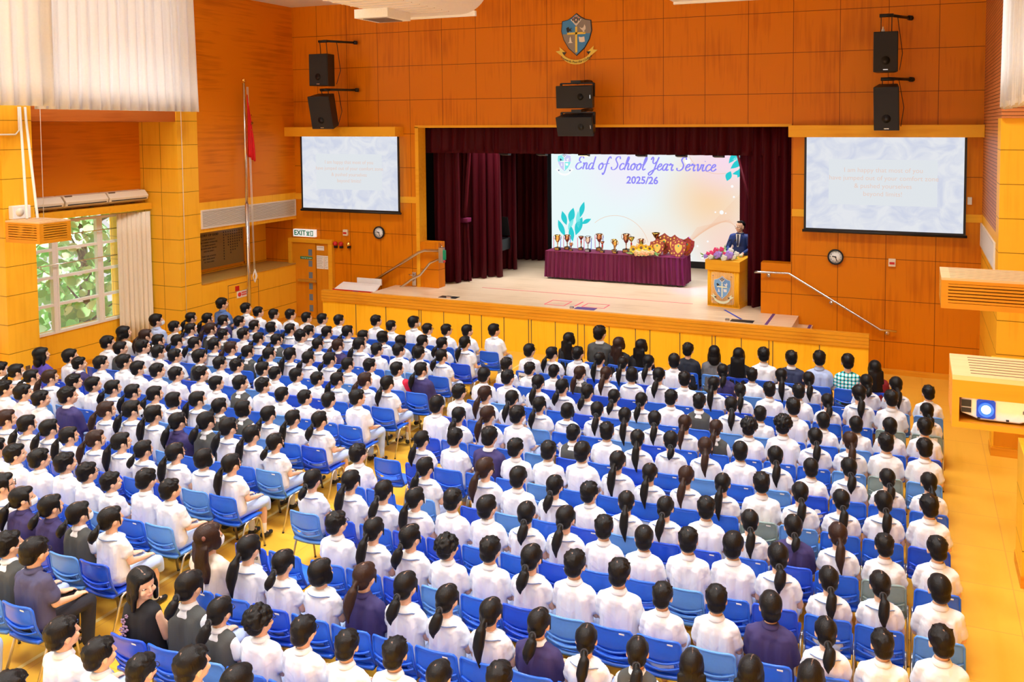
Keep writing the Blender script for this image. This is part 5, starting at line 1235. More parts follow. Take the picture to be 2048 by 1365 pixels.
# ================================================================ CHAIRS
M['chair'] = mat('chair_blue', (.020, .14, .82), .32, coat=.25); M['chair_f'] = mat('chair_faded_blue', (.11, .31, .80), .4); M['chair_d'] = mat('chair_deep_blue', (.012, .085, .76), .3, coat=.3); M['chair_g'] = mat('chair_grey_green', (.24, .34, .34), .5)
def back_surface(u, v):
    """u -1..1 across, v 0..1 up"""
    w = .196+.012*(1-v); z = .445+.345*v; y = -.165-.105*v-.02*sin(pi*min(v*1.2, 1))+.030*u*u*(.5+.5*v)
    return Vector((w*u, y-.0, z))
def chair_back():
    bm = new_bm(); th = .008
    def patch(u0, u1, v0, v1, nu, nv, vf=None, round_top=False):
        A, B = [], []
        for j in range(nv+1):
            ra, rb = [], []
            for i in range(nu+1):
                u = u0+(u1-u0)*i/nu; v = v0+(v1-v0)*j/nv
                if vf: v = vf(u, j/nv)
                p = back_surface(u, v)
                if round_top and abs(u) > .8 and v > .90: p.z -= .028*((abs(u)-.8)/.2)**2*((v-.9)/.1)
                ra.append(bm.verts.new(p)); rb.append(bm.verts.new(p+Vector((0, th, 0))))
            A.append(ra); B.append(rb)
        for j in range(nv):
            for i in range(nu):
                bm.faces.new((A[j][i], A[j][i+1], A[j+1][i+1], A[j+1][i])); bm.faces.new((B[j][i], B[j+1][i], B[j+1][i+1], B[j][i+1]))
        for i in range(nu): bm.faces.new((A[0][i], B[0][i], B[0][i+1], A[0][i+1])); bm.faces.new((A[nv][i], A[nv][i+1], B[nv][i+1], B[nv][i]))
        for j in range(nv): bm.faces.new((A[j][0], A[j+1][0], B[j+1][0], B[j][0])); bm.faces.new((A[j][nu], B[j][nu], B[j+1][nu], A[j+1][nu]))
    top = lambda u, t: (.33+.10*u*u*1.4)*(1-t)+1.0*t
    patch(-1, 1, .4, 1, 12, 6, top, True)
    patch(-1, 1, 0, .2, 12, 3, lambda u, t: (-.02)*(1-t)+(.15+.10*u*u*1.2)*t)
    for s in (-1, 1):
        patch(s*.96, s*1.0, .1, .45, 1, 3)
        for k in range(5): patch(s*.66, s*.97, .185+.05*k, .205+.05*k, 2, 1)
        for k in range(3): patch(s*(.66+.13*k), s*(.68+.13*k), .16, .46, 1, 2)
    # rim, and the two curved lips of the hand opening
    rim = [back_surface(-1, v)+Vector((0, .004, 0)) for v in (.0, .25, .5, .75, .9)]+[Vector((-.180, back_surface(-.9, .98).y+.004, .783))]+[back_surface(u, 1.0)+Vector((0, .004, 0)) for u in (-.75, -.4, 0, .4, .75)]+[Vector((.180, back_surface(.9, .98).y+.004, .783))]+[back_surface(1, v)+Vector((0, .004, 0)) for v in (.9, .75, .5, .25, .0)]
    tube(bm, rim, .011, 6)
    tube(bm, [back_surface(u, .335+.14*u*u)+Vector((0, -.012*(1-u*u), 0)) for u in (-.95, -.7, -.45, -.2, 0, .2, .45, .7, .95)], .010, 6)
    tube(bm, [back_surface(u, .145+.14*u*u)+Vector((0, -.022*(1-u*u), 0)) for u in (-.95, -.7, -.45, -.2, 0, .2, .45, .7, .95)], .010, 6)
    return finish('backrest', bm, M['chair'], True)
def chair_seat():
    bm = new_bm(); A, B = [], []; n = 10
    for j in range(n+1):
        y = -.185+.40*j/n; ra, rb = [], []
        for i in range(n+1):
            u = -1+2*i/n; w = .200-(.02*max(0, (j/n-.8)/.2)**2); z = .445-.018*(1-u*u)-.02*max(0, (j/n-.75)/.25)**2
            ra.append(bm.verts.new((w*u, y, z))); rb.append(bm.verts.new((w*u, y, z-.012-(.02 if abs(u) == 1 or j in (0, n) else 0))))
        A.append(ra); B.append(rb)
    for j in range(n):
        for i in range(n): bm.faces.new((A[j][i], A[j][i+1], A[j+1][i+1], A[j+1][i])); bm.faces.new((B[j][i], B[j+1][i], B[j+1][i+1], B[j][i+1]))
    for i in range(n): bm.faces.new((A[0][i], B[0][i], B[0][i+1], A[0][i+1])); bm.faces.new((A[n][i], A[n][i+1], B[n][i+1], B[n][i]))
    for j in range(n): bm.faces.new((A[j][0], A[j+1][0], B[j+1][0], B[j][0])); bm.faces.new((A[j][n], B[j][n], B[j+1][n], A[j+1][n]))
    return finish('seat', bm, M['chair'], True)
def leg_mesh(s, front):
    bm = new_bm()
    if front: P = [(s*.215, .0, .418), (s*.217, .09, .416), (s*.219, .125, .395), (s*.221, .15, .33), (s*.222, .20, .015)]
    else: P = [(s*.215, .0, .418), (s*.217, -.07, .416), (s*.219, -.105, .395), (s*.221, -.13, .33), (s*.222, -.235, .015)]
    tube(bm, P, .0115, 8); tube(bm, [P[-1], (P[-1][0], P[-1][1]+(.002), 0)], .014, 8, mi=1); return finish('leg', bm, [M['tubesteel'], M['black']])
BACK, SEAT = chair_back(), chair_seat(); LEGS = [leg_mesh(s, f) for s in (-1, 1) for f in (True, False)]
bm = new_bm(); tube(bm, [(-.215, .06, .412), (.215, .06, .412)], .010, 8); tube(bm, [(-.215, -.07, .412), (.215, -.07, .412)], .010, 8); BAR = finish('crossbar', bm, M['tubesteel'])
bm = new_bm(); box(bm, .09, .14, -.001, .001, -.008, .008); STK = finish('label_sticker', bm, M['paper'])
def make_chair():
    t = thing('plastic_chair', 'chair', 'chair'); part('backrest', BACK, t, M['chair']); part('seat', SEAT, t, M['chair'])
    for l in LEGS: part('leg', l, t)
    part('crossbar', BAR, t); return t
CHAIR0 = make_chair()
def place_chair(side, row, x, y, seat, idx, empty=False, front=False):
    global CHAIR0
    t = CHAIR0 if idx == 0 else copy_tree(CHAIR0)
    rnd = random.Random(idx*31+5); v = rnd.random()
    shade, m = ('blue', M['chair']) if v < .55 else (('deep blue', M['chair_d']) if v < .74 else ('faded blue', M['chair_f']))
    if (side, row, seat) in (('R', 2, 14), ('R', 4, 14), ('R', 6, 11), ('R', 7, 13), ('R', 2, 15)): shade, m = 'grey-green', M['chair_g']
    for c_ in t.children:
        if c_.name.split('.')[0] in ('backrest', 'seat'): c_.material_slots[0].material = m
    t.location = (x, y, 0); t['group'] = 'plastic chairs in the '+block_name(side)
    t['label'] = '%s%s plastic chair, %s, %s row, %s seat from centre aisle' % ('empty ' if empty else '', shade, block_name(side), ORD[row], ORD[seat])
    if rnd.random() < .3:
        st = part('label_sticker', STK, t); st.location = tuple(back_surface(0, .93)+Vector((0, -.006, 0))); st.rotation_euler = (radians(17), 0, 0)
    return t
PEOPLE = """
L 0 -7.75 14.37 1.008 s w -
L 0 -8.30 14.27 0.961 s w -
L 0 -8.75 14.22 0.939 s w g
L 0 -9.25 14.21 0.917 s w g
L 0 -9.66 14.38 1.012 s w mt
L 0 -10.05 14.21 0.904 s w -
L 0 -10.49 14.30 0.977 s w -
L 0 -11.37 14.21 0.930 s w -
L 0 -11.86 14.21 0.920 s w g
L 0 -12.15 14.21 0.913 s w -
L 0 -12.66 14.23 0.944 s w -
L 0 -13.10 14.21 0.917 s w -
L 0 -13.51 14.21 0.934 s w -
L 0 -13.93 14.30 0.976 s w -
L 0 -14.60 14.23 0.953 s TB tall
L 1 -7.89 13.39 0.987 p w -
L 1 -8.25 13.30 0.942 p w -
L 1 -8.70 13.31 0.946 p w -
L 1 -9.19 13.28 0.903 b w -
L 1 -9.64 13.31 0.946 b w -
L 1 -10.03 13.28 0.928 p w -
L 1 -10.53 13.37 0.973 p w -
L 1 -10.92 13.29 0.935 p w -
L 1 -11.33 13.28 0.918 p w -
L 1 -11.84 13.28 0.913 p w -
L 1 -12.36 13.28 0.900 b w m
L 1 -12.76 13.28 0.903 p w -
L 1 -13.27 13.32 0.952 s w -
L 1 -13.56 13.31 0.943 p n m
L 1 -14.10 13.32 0.951 p n -
L 1 -14.49 13.29 0.935 p w -
L 2 -7.82 12.54 0.955 p w -
L 2 -8.32 12.55 0.961 s w -
L 2 -8.73 12.56 0.967 s w -
L 2 -9.15 12.51 0.943 s w -
L 2 -9.70 12.61 0.997 p w -
L 2 -9.99 12.52 0.946 p n -
L 2 -10.45 12.49 0.930 p w m
L 2 -11.10 12.66 1.020 s w -
L 2 -11.44 12.48 0.925 p v -
L 2 -11.86 12.48 0.915 p w -
L 2 -12.31 12.53 0.953 s w -
L 2 -12.80 12.48 0.900 s v m
L 2 -13.22 12.58 0.980 p v -
L 2 -13.69 12.52 0.946 p w -
L 2 -14.13 12.52 0.947 s w m
L 2 -14.62 12.52 0.956 s LB m
L 3 -7.70 11.67 0.972 p n -
L 3 -8.09 11.61 0.945 s RG -
L 3 -8.74 11.62 0.945 s w -
L 3 -9.06 11.59 0.927 p w -
L 3 -9.56 11.66 0.968 p w -
L 3 -10.01 11.63 0.950 p w -
L 3 -10.35 11.66 0.969 p w -
L 3 -10.82 11.62 0.940 p w -
L 3 -11.34 11.61 0.936 p v -
L 3 -11.76 11.65 0.961 p w -
L 3 -12.19 11.68 0.976 p w -
L 3 -12.71 11.66 0.966 p w -
L 3 -13.14 11.67 0.973 p w m
L 3 -13.51 11.62 0.945 p w -
L 3 -13.94 11.71 0.994 p w -
L 3 -14.36 11.59 0.935 l LW -
L 4 -7.85 10.86 0.964 p w -
L 4 -8.25 10.87 0.969 p w -
L 4 -8.77 10.81 0.932 p w -
L 4 -9.14 10.78 0.900 s w -
L 4 -9.56 10.79 0.922 s w -
L 4 -9.95 10.78 0.900 s w -
L 4 -10.18 10.83 0.947 s w -
L 4 -10.80 10.83 0.946 s w -
L 4 -11.12 10.83 0.947 s w -
L 4 -11.76 10.93 1.003 s v -
L 4 -12.28 10.87 0.970 s w g
L 4 -12.70 10.91 0.993 s w m
L 4 -13.21 10.99 1.039 s w -
L 4 -13.66 10.89 0.984 s v -
L 4 -14.02 10.98 1.035 s w -
L 5 -7.79 10.08 0.984 s w -
L 5 -8.19 9.97 0.915 s w -
L 5 -8.61 9.96 0.900 s w -
L 5 -9.05 9.96 0.900 s w -
L 5 -9.57 10.07 0.977 s w m
L 5 -9.94 10.05 0.969 s v -
L 5 -10.41 9.99 0.925 s w -
L 5 -10.88 10.12 1.011 s w -
L 5 -11.35 10.05 0.969 s w g
L 5 -11.79 10.07 0.982 s w -
L 5 -12.25 10.07 0.979 s w m
L 5 -12.71 10.16 1.039 s w g
L 5 -13.07 10.07 0.981 s w -
L 5 -13.49 10.00 0.935 s n -
L 5 -13.84 10.13 1.018 s w -
L 5 -14.42 9.97 0.924 L PU -
L 6 -7.72 9.18 0.951 p w m
L 6 -8.13 9.15 0.923 p w -
L 6 -8.58 9.15 0.929 p w -
L 6 -9.09 9.17 0.945 b v -
L 6 -9.47 9.16 0.937 p v -
L 6 -10.04 9.21 0.974 p w m
L 6 -10.39 9.15 0.924 b w -
L 6 -10.75 9.20 0.962 p w -
L 6 -11.23 9.18 0.948 p w -
L 6 -11.71 9.20 0.961 p w -
L 6 -12.21 9.20 0.964 s w -
L 6 -12.50 9.20 0.962 s w -
L 6 -13.21 9.22 0.975 p w -
L 6 -13.51 9.18 0.947 p w -
L 6 -13.96 9.23 0.988 p w m
L 6 -14.28 9.23 0.986 s w m
L 7 -7.78 8.34 0.934 p w -
L 7 -8.16 8.39 0.974 p w -
L 7 -8.65 8.43 1.012 p w g
L 7 -8.95 8.47 1.036 p v -
L 7 -9.43 8.40 0.985 p n -
L 7 -9.96 8.44 1.019 p w -
L 7 -10.47 8.46 1.035 p w m
L 7 -10.76 8.40 0.981 p w -
L 7 -11.74 8.51 1.071 s n -
L 7 -12.12 8.40 0.984 s w -
L 7 -12.65 8.45 1.022 s w -
L 7 -13.10 8.47 1.037 s w -
L 8 -7.71 7.59 0.950 p w g
L 8 -8.14 7.59 0.951 b w m
L 8 -8.62 7.60 0.960 p w g
L 8 -9.14 7.57 0.930 p w -
L 8 -9.59 7.61 0.967 p w -
L 8 -9.96 7.59 0.947 p w -
L 8 -10.47 7.57 0.934 p w -
L 8 -10.93 7.62 0.969 p w -
L 8 -11.34 7.62 0.976 p w -
L 8 -11.80 7.64 0.994 p w -
L 9 -7.82 6.79 0.951 s w -
L 9 -8.26 6.83 0.987 s w -
L 9 -8.73 6.75 0.911 s w -
L 9 -9.10 6.79 0.954 s w g
L 9 -9.57 6.84 0.999 s w -
L 9 -9.95 6.83 0.989 s w -
L 9 -10.42 6.83 0.990 s w -
L 9 -10.73 6.85 1.008 s w -
L 10 -7.75 6.02 0.984 p w -
L 10 -8.23 6.00 0.971 p v m
L 10 -8.59 6.01 0.975 p n -
L 10 -9.14 6.02 0.993 p n m
L 10 -9.47 6.09 1.064 p w g
L 11 -7.73 5.19 0.935 s TN g
L 11 -8.16 5.26 1.014 s v m
L 12 -7.88 4.42 1.000 s w -
R 0 -6.07 14.21 0.900 l BK -
R 0 -5.53 14.43 1.030 s SG -
R 0 -5.04 14.21 0.900 l BR -
R 0 -4.58 14.21 0.900 l BK -
R 0 -3.77 14.21 0.905 s DB -
R 0 -3.27 14.21 0.900 L GY -
R 0 -2.85 14.21 0.900 l BK -
R 0 -2.41 14.22 0.947 s WS -
R 0 -1.93 14.21 0.936 s NS -
R 0 -1.47 14.26 0.966 s LB -
R 0 -0.99 14.25 0.958 s CK -
R 0 -0.58 14.21 0.900 l RD -
R 1 -6.49 13.36 0.970 s w g
R 1 -6.03 13.34 0.960 p w -
R 1 -5.56 13.41 0.995 s w g
R 1 -5.11 13.32 0.952 p w -
R 1 -4.62 13.28 0.915 p w -
R 1 -4.27 13.37 0.975 p w -
R 1 -3.77 13.46 1.022 s w -
R 1 -2.98 13.33 0.954 p n -
R 1 -2.44 13.30 0.942 s w -
R 1 -1.97 13.36 0.972 p w -
R 1 -1.50 13.35 0.964 p w -
R 1 -0.66 13.42 0.998 p w -
R 1 -0.22 13.43 1.004 p w -
R 1 0.25 13.31 0.944 s w -
R 2 -6.51 12.50 0.937 s w -
R 2 -6.05 12.48 0.900 s w -
R 2 -5.63 12.48 0.900 s w g
R 2 -5.14 12.49 0.931 p v -
R 2 -4.70 12.53 0.951 p w -
R 2 -4.28 12.58 0.977 b w -
R 2 -3.83 12.63 1.006 p w -
R 2 -3.39 12.60 0.988 s w -
R 2 -2.89 12.56 0.969 p w -
R 2 -2.43 12.48 0.926 p w -
R 2 -2.05 12.57 0.973 s w -
R 2 -1.62 12.60 0.988 s w -
R 2 -1.17 12.48 0.910 p w -
R 2 -0.74 12.71 1.044 p w -
R 2 -0.27 12.66 1.023 s w -
R 2 0.22 12.49 0.931 p w -
R 3 -6.51 11.70 0.988 s w -
R 3 -6.09 11.72 0.999 s w g
R 3 -5.54 11.68 0.975 p w -
R 3 -5.10 11.66 0.967 p w m
R 3 -4.64 11.61 0.938 p w -
R 3 -4.21 11.58 0.909 p w -
R 3 -3.74 11.58 0.908 p w -
R 3 -3.39 11.68 0.976 s w g
R 3 -2.95 11.67 0.972 s v -
R 3 -2.43 11.68 0.977 p w -
R 3 -1.99 11.58 0.908 s w -
R 3 -1.57 11.78 1.034 s w -
R 3 -1.12 11.59 0.927 s w -
R 3 -0.69 11.59 0.922 s w -
R 3 -0.30 11.63 0.947 s w -
R 3 0.18 11.69 0.981 s w -
R 4 -6.47 10.87 0.969 s w g
R 4 -6.05 10.89 0.984 p w -
R 4 -5.59 10.87 0.966 p w -
R 4 -5.10 10.82 0.938 p w -
R 4 -4.63 10.78 0.904 b w -
R 4 -4.20 10.85 0.958 p w -
R 4 -3.74 10.81 0.933 p w -
R 4 -3.28 10.82 0.937 p w -
R 4 -2.90 10.81 0.934 p w -
R 4 -2.47 10.80 0.924 p v -
R 4 -2.07 10.88 0.976 c w -
R 4 -1.65 10.99 1.041 c w -
R 4 -1.14 10.86 0.963 p w -
R 4 -0.75 10.87 0.967 p w -
R 4 -0.31 10.91 0.993 s w -
R 4 0.17 10.90 0.989 s w -
R 5 -6.41 10.14 1.025 s w g
R 5 -5.97 10.01 0.938 p w -
R 5 -5.55 10.09 0.994 p w -
R 5 -5.13 10.15 1.035 s w g
R 5 -4.22 9.98 0.917 s v -
R 5 -3.77 10.07 0.983 s w -
R 5 -3.33 10.03 0.951 p w -
R 5 -2.89 10.07 0.978 p w -
R 5 -2.43 10.05 0.964 p w -
R 5 -1.95 10.05 0.968 s w -
R 5 -1.55 10.05 0.969 p w -
R 5 -1.11 9.96 0.900 s w -
R 5 -0.71 10.03 0.953 p w -
R 5 -0.24 9.96 0.900 p w -
R 5 0.21 9.98 0.917 p w -
R 6 -6.00 9.12 0.907 p w g
R 6 -5.58 9.21 0.971 s w -
R 6 -5.09 9.29 1.029 s n -
R 6 -4.66 9.20 0.961 s w -
R 6 -4.26 9.22 0.976 s w -
R 6 -3.80 9.27 1.016 s w -
R 6 -3.27 9.22 0.976 p w -
R 6 -2.90 9.13 0.911 p w -
R 6 -2.45 9.16 0.936 p w -
R 6 -2.03 9.14 0.918 p w -
R 6 -1.56 9.21 0.973 s w -
R 6 -1.15 9.17 0.938 p w -
R 6 -0.68 9.15 0.929 p w -
R 6 -0.27 9.20 0.965 p w -
R 6 0.20 9.23 0.986 s w -
R 7 -6.40 8.37 0.957 s w g
R 7 -5.45 8.34 0.935 p w -
R 7 -4.69 8.44 1.013 p w -
R 7 -4.24 8.39 0.977 s w g
R 7 -3.76 8.36 0.954 p w -
R 7 -3.34 8.36 0.950 s w g
R 7 -2.89 8.32 0.918 p w -
R 7 -2.44 8.33 0.925 p w -
R 7 -2.03 8.39 0.973 s w -
R 7 -1.54 8.33 0.927 p w -
R 7 -1.10 8.35 0.941 p n -
R 7 -0.66 8.34 0.938 p w -
R 7 -0.22 8.31 0.913 s w -
R 7 0.26 8.36 0.954 s w -
R 8 -6.49 7.57 0.932 p w -
R 8 -6.00 7.63 0.978 p w -
R 8 -5.46 7.59 0.943 p w -
R 8 -5.09 7.58 0.940 p w m
R 8 -4.69 7.62 0.973 s w -
R 8 -4.23 7.62 0.978 s w -
R 8 -3.73 7.62 0.972 p w -
R 8 -3.29 7.64 0.993 p w g
R 8 -2.90 7.62 0.973 s w -
R 8 -2.46 7.59 0.950 s w -
R 8 -2.04 7.64 0.989 s w -
R 8 -1.59 7.67 1.014 s w -
R 8 -1.15 7.64 0.989 p w -
R 8 -0.67 7.52 0.900 p w -
R 8 -0.23 7.56 0.923 p w -
R 8 0.26 7.61 0.969 s w -
R 9 -5.51 6.79 0.955 s w g
R 9 -5.07 6.79 0.955 p w -
R 9 -4.62 6.80 0.965 p w -
R 9 -4.17 6.78 0.941 c w -
R 9 -3.75 6.82 0.976 s w -
R 9 -3.30 6.82 0.983 p w -
R 9 -2.91 6.84 0.998 s w -
R 9 -2.47 6.84 1.000 s w -
R 9 -2.01 6.74 0.904 s w g
R 9 -1.54 6.79 0.954 s w -
R 9 -1.08 6.82 0.976 s n -
R 9 -0.61 6.71 0.900 p w -
R 9 -0.18 6.70 0.900 s w -
R 9 0.25 6.81 0.971 s w -
R 10 -6.33 5.98 0.948 l WB m
R 10 -5.99 6.02 0.992 p w -
R 10 -5.49 5.98 0.940 p w -
R 10 -5.04 5.98 0.946 b w -
R 10 -4.58 6.01 0.974 p n -
R 10 -4.17 6.01 0.973 p w -
R 10 -3.73 5.99 0.950 p w -
R 10 -3.29 5.97 0.928 p w -
R 10 -2.84 5.97 0.931 p n -
R 10 -2.40 5.94 0.900 p w -
R 10 -1.96 5.93 0.900 p v -
R 10 -1.55 5.93 0.900 l w -
R 10 -1.09 5.97 0.930 l w -
R 10 -0.66 6.01 0.975 b w -
R 11 -6.26 5.19 0.931 L BD -
R 11 -5.82 5.28 1.039 p v m
R 11 -5.45 5.19 0.920 p v g
R 11 -5.02 5.20 0.940 c w g
R 11 -4.55 5.20 0.936 s w g
R 11 -4.21 5.19 0.918 s w -
R 11 -3.75 5.21 0.945 s w g
R 11 -3.34 5.14 0.900 s w g
R 11 -2.81 5.22 0.958 s w -
R 12 -6.29 4.44 1.025 s w -
R 12 -5.82 4.40 0.974 s w -
R 12 -5.40 4.38 0.941 s w g
R 12 -4.92 4.47 1.073 s w -
R 12 -4.56 4.44 1.035 s w -
R 13 -5.93 3.76 1.090 s w -
"""
ROWY = [14.35, 13.42, 12.62, 11.72, 10.92, 10.10, 9.25, 8.42, 7.65, 6.84, 6.03, 5.25, 4.42, 3.62]
EMPTY = [('L', 0, -10.98), ('L', 4, -14.55), ('L', 7, -11.43), ('R', 0, -4.27), ('R', 1, -3.38), ('R', 1, -1.15), ('R', 5, -4.72), ('R', 6, -6.5), ('R', 7, -6.05), ('R', 9, -6.5), ('R', 9, -6.05)]
seats = []
for l in PEOPLE.strip().split('\n'):
    a = l.split(); seats.append([a[0], int(a[1]), float(a[2]), float(a[3]), float(a[4]), a[5], a[6], a[7]])
for s_, r_, x_ in EMPTY: seats.append([s_, r_, x_, ROWY[r_], 1, None, None, ''])
seats.sort(key=lambda q: (q[0], q[1], -q[2] if q[0] == 'L' else q[2]))
cx_ = {}
for k in {(q[0], q[1]) for q in seats}:
    row_ = [q for q in seats if (q[0], q[1]) == k]; row_.sort(key=lambda q: q[2]); xs = [q[2] for q in row_]
    for _ in range(60):
        for i in range(len(xs)-1):
            g = .436-(xs[i+1]-xs[i])
            if g > 0: xs[i] -= g*.5; xs[i+1] += g*.5
    for q, x in zip(row_, xs): cx_[id(q)] = x
    for q in row_:
        if q[5]: q[2] += max(-.07, min(.07, cx_[id(q)]-q[2]))
cnt = {}; ALL = []
for q in seats:
    k = (q[0], q[1]); n = cnt.get(k, 0); cnt[k] = n+1
    if n > 17: n = 17
    ALL.append((q, n))
# chairs nearest the camera are things of their own, the hidden remainder of the far rows is one mass
order = sorted(range(len(ALL)), key=lambda i: ALL[i][0][2]**2*.3+ALL[i][0][3]**2)
keep = set(order[:300]); rest = new_bm(); ci = 0; signs = []
for i, (q, n) in enumerate(ALL):
    side, row, x, y, s, hair, cl, fl = q
    if hair is not None: P_ = person(side, row, x, y, s, hair, cl, fl, n, i)
    cy = ROWY[row]
    if i in keep:
        ch = place_chair(side, row, cx_[id(q)], cy, n, ci, hair is None); ci += 1
    else:
        for me, mi in [(BACK, 0), (SEAT, 0)]+[(l, 1) for l in LEGS]+[(BAR, 1)]:
            k0 = len(rest.faces); nv = len(rest.verts); rest.from_mesh(me); rest.verts.ensure_lookup_table(); rest.faces.ensure_lookup_table()
            for v in rest.verts[nv:]: v.co += Vector((cx_[id(q)], cy, 0))
            for f in rest.faces[k0:]: f.material_index = mi
    if (side, row, n) in (('R', 9, 0), ('R', 1, 0), ('R', 2, 15)): signs.append((x, cy, (side, row)))
tag(obj('plastic_chairs_far', rest, [M['chair'], M['tubesteel']]), 'blue plastic chairs of the rows closest to the stage', 'chairs', kind='stuff')
for x, y, k in signs:
    lab = {('R', 9): 'white paper sign reading Awardees on the empty chair beside the aisle', ('R', 1): 'white paper sign on the aisle chair close to the stage', ('R', 2): 'white paper sign on the end chair near the projector side'}[k]
    bm = new_bm(); n = 6; A = []
    for j in (.45, .93):
        A.append([bm.verts.new(back_surface(-.7+1.4*i/n, j)+Vector((x, y-.006, 0))) for i in range(n+1)])
    for i in range(n): bm.faces.new((A[0][i], A[0][i+1], A[1][i+1], A[1][i]))
    o = tag(obj('paper_sign', bm, M['paper']), lab, 'sign', 'Awardees signs'); o.modifiers.new('s', 'SOLIDIFY').thickness = .002
    c_ = back_surface(0, .72); text('lettering', 'Awardees', .065, M['ink'], o, (x, y+c_.y-.012, c_.z), (radians(90-17), 0, 0), bold=.0015, ext=.001)

# ---- the woman looking back over her shoulder
for o in [o for o in C.objects if o.get('label') == ADULT['BD']]:
    RB = Euler((radians(-4), radians(6), radians(-98))).to_matrix()
    part('body', solid('body', body_forms(RB), [skin, lips, eyedark], vox=.006, smooth=3, ratio=.4, post=face_paint(RB)), o)
    R4 = Matrix.Translation(NKH) @ RB.to_4x4() @ Matrix.Scale(HK, 4) @ Matrix.Translation(-NECK)
    part('hair', HAIR['L'][0], o, None, R4)
    part('top', VEST, o, CM['BK']); part('trousers', TROU, o, DARKT)
    bm = new_bm()
    for k, (cx, cz, r) in enumerate(((-.09, .86, .03), (-.07, .80, .04), (-.11, .78, .03), (-.09, .73, .035), (-.05, .91, .02))):
        for j in range(5):
            a = j*1.257+k; ball(bm, (cx+r*.6*cos(a), -.128, cz+r*.6*sin(a)), (r*.45, .006, r*.3), 8, 5)
    obj('flower_print', bm, mat('lilac_print', (.34, .22, .36), .8), o)
    for s in (-1, 1):
        ec = NKH+RB @ ((Vector((s*.029, .068, 1.154))-NECK)*HK); ei = NKH+RB @ ((Vector((s*.029, .0762, 1.154))-NECK)*HK)
        bm = new_bm(); ball(bm, ec, (.0125, .0125, .0070)); ball(bm, ei, (.0050, .0050, .0050), 10, 6, mi=1); obj('eye', bm, [M['white'], M['ink']], o)
    bm = new_bm(); ball(bm, NKH+RB @ ((Vector((.078, .0, 1.11))-NECK)*HK), .007); obj('earring', bm, M['silver'], o)
# wavy-haired woman's bow
for o in [o for o in C.objects if o.get('label') == ADULT['WB']]:
    bm = new_bm()
    for s in (-1, 1): ball(bm, (s*.035, -.118, 1.20), (.035, .014, .024), 10, 6)
    ball(bm, (0, -.12, 1.20), .013); obj('hair_bow', bm, mat('brown_bow', (.20, .08, .06), .7), o)
# red sleeves
for o in [o for o in C.objects if o.get('label', '').find('red-sleeved') > 0]:
    def sl(s):
        def f(bm): sh, el = Vector((s*.160, -.01, .925)), Vector((s*.228, .05, .70)); tcap(bm, sh, .068, sh.lerp(el, .66), .062)
        return f
    for s in (-1, 1): part('sleeve', solid('sleeve', sl(s), mat('raglan_red', (.75, .02, .06), .7), vox=.012, smooth=3, ratio=.5), o)

# ---- speaker standing behind the lectern
t = thing('speaker_person', 'man in navy suit and dark tie speaking behind the lectern', 'person', (-3.80, 19.10, SZ), (0, 0, radians(172)))
t.name = 'standing_speaker'
RS = Euler((radians(4), 0, radians(-22))).to_matrix(); NK = Vector((0, -.01, 1.03)); UP = Vector((0, 0, .47))
def sp_head(bm):
    b2 = new_bm(); head_forms(b2, RS)
    for s in (-1, 1):
        sh, el, wr = Vector((s*.175, -.01, .935)), Vector((s*.25, .05, .68)), Vector((s*.17, .30, .62))
        tcap(b2, sh, .05, el, .04); tcap(b2, el, .04, wr, .028); pc = wr+Vector((0, .07, -.01)); tcap(b2, wr, .028, pc, .03); ball(b2, pc, (.036, .045, .022))
        for k in range(4): bx = pc+Vector((s*(-.03+.02*k), .035, 0)); tcap(b2, bx, .009, bx+Vector((0, .03, -.012)), .008); tcap(b2, bx+Vector((0, .03, -.012)), .008, bx+Vector((0, .035, -.045)), .0075)
        tcap(b2, pc+Vector((-s*.03, -.01, 0)), .011, pc+Vector((-s*.05, .03, -.005)), .009)
        tcap(b2, (s*.09, 0, .50), .085, (s*.09, 0, .05), .06); tcap(b2, (s*.09, 0, .05), .06, (s*.09, 0, -.38), .045); tcap(b2, (s*.09, 0, -.41), .04, (s*.10, .12, -.43), .035)
    ball(b2, (0, 0, .82), (.15, .10, .18)); ball(b2, (0, 0, .58), (.15, .11, .14)); tcap(b2, (-.14, -.01, .94), .048, (.14, -.01, .94), .048)
    bmesh.ops.translate(b2, verts=b2.verts, vec=UP); me = bpy.data.meshes.new('x'); b2.to_mesh(me); bm.from_mesh(me); b2.free(); bpy.data.meshes.remove(me)
def lift(fn, dz=UP):
    def f(bm):
        b2 = new_bm(); fn(b2); bmesh.ops.translate(b2, verts=b2.verts, vec=dz); me = bpy.data.meshes.new('x'); b2.to_mesh(me); bm.from_mesh(me); b2.free(); bpy.data.meshes.remove(me)
    return f
def sp_post(me):
    inv = RS.inverted()
    for p in me.polygons:
        c = NECK+(inv @ (p.center-UP-NKH))/HK
        if c.y > .06:
            if abs(c.z-1.100) < .005 and abs(c.x) < .022 and c.y > .085: p.material_index = 1
            elif ((abs(abs(c.x)-.031)/.013)**2+((c.z-1.153)/.0045)**2) < 1 or (abs(c.z-1.174) < .003 and .014 < abs(c.x) < .048): p.material_index = 2
S_ = 1.08; t.scale = (S_, S_, S_)
part('body', solid('body', sp_head, [skin, lips, eyedark], vox=.006, smooth=3, ratio=.5, post=sp_post), t)
R4 = Matrix.Translation(UP) @ Matrix.Translation(NKH) @ RS.to_4x4() @ Matrix.Scale(HK, 4) @ Matrix.Translation(-NECK)
def h_crop(bm):
    ball(bm, (0, -.024, 1.196), (.078, .088, .076), 16, 12); ball(bm, (0, -.050, 1.145), (.068, .048, .05)); ball(bm, (0, .036, 1.243), (.052, .040, .022))
part('hair', solid('hair', h_crop, HB, vox=.007, smooth=2, ratio=.4), t, None, R4)
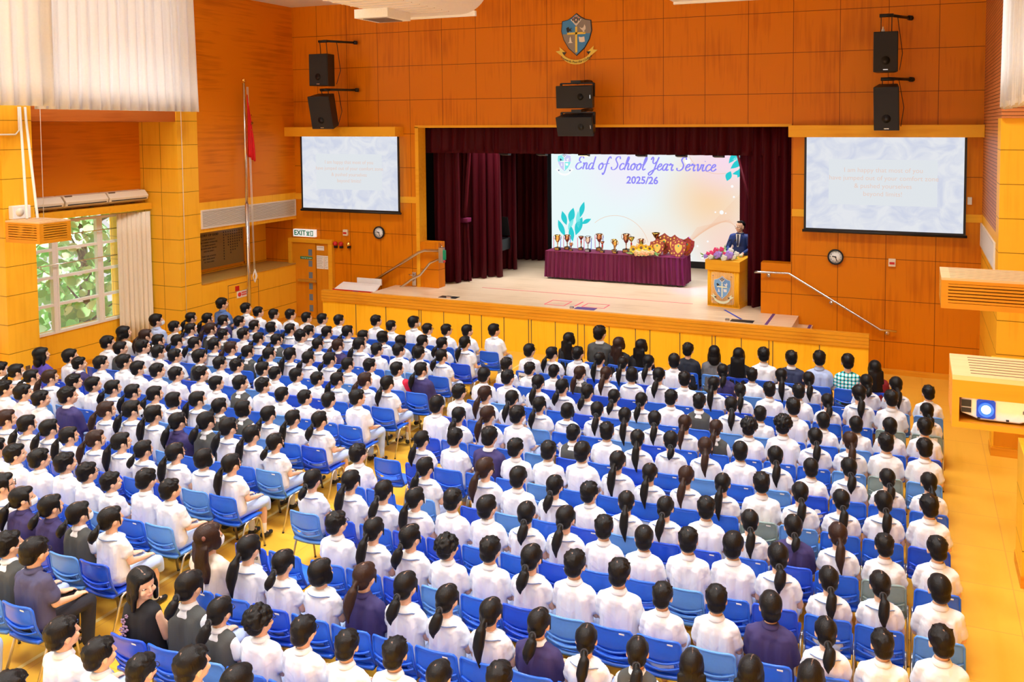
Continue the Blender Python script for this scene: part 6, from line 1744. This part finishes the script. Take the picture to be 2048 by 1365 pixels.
g_ = part('glasses', GLASS, t, M['steel'], R4)
def suit(bm):
    ball(bm, (0, -.008, .84), (.185, .125, .20), 16, 12); ball(bm, (0, 0, .62), (.175, .125, .20), 16, 12); ball(bm, (0, 0, .46), (.18, .125, .12), 16, 12)
    tcap(bm, (-.15, -.012, .935), .068, (.15, -.012, .935), .068)
    for s in (-1, 1):
        sh, el, wr = Vector((s*.180, -.01, .925)), Vector((s*.262, .05, .68)), Vector((s*.178, .28, .625)); tcap(bm, sh, .066, el, .054); tcap(bm, el, .054, wr, .04)
j = part('jacket', solid('jacket', lift(suit), mat('royal_navy', (.012, .04, .20), .6), vox=.01, smooth=4, ratio=.5, wrinkle=.005), t)
bm = new_bm(); prism(bm, [(-.055, .122, 1.475), (.055, .122, 1.475), (.018, .150, 1.20), (-.018, .150, 1.20)], (0, .004, 0)); obj('shirt_front', bm, M['shirtwhite'], t)
part('collar', COL_S, t, M['shirtwhite'], Matrix.Translation(UP))
bm = new_bm(); prism(bm, [(-.016, .132, 1.465), (.016, .132, 1.465), (.022, .160, 1.25), (0, .165, 1.21), (-.022, .160, 1.25)], (0, .006, 0)); obj('tie', bm, mat('dark_tie', (.02, .02, .06), .5), t)
bm = new_bm()
for s in (-1, 1): prism(bm, [(s*.058, .118, 1.475), (s*.095, .112, 1.42), (s*.075, .140, 1.36), (s*.018, .156, 1.19)], (0, .008, 0))
obj('lapels', bm, bpy.data.materials['royal_navy'], j)
def strou(bm):
    ball(bm, (0, 0, .50), (.165, .115, .10))
    for s in (-1, 1): tcap(bm, (s*.09, 0, .48), .095, (s*.09, 0, .05), .075); tcap(bm, (s*.09, 0, .05), .075, (s*.09, 0, -.36), .062)
part('trousers', solid('trousers', lift(strou), DARKT, vox=.012, smooth=3, ratio=.4), t)
for s in (-1, 1):
    def shf(bm): tcap(bm, (s*.09, .0, .055), .045, (s*.10, .15, .045), .042)
    part('shoe', solid('shoe', shf, M['black'], vox=.01, smooth=3, ratio=.5), t)
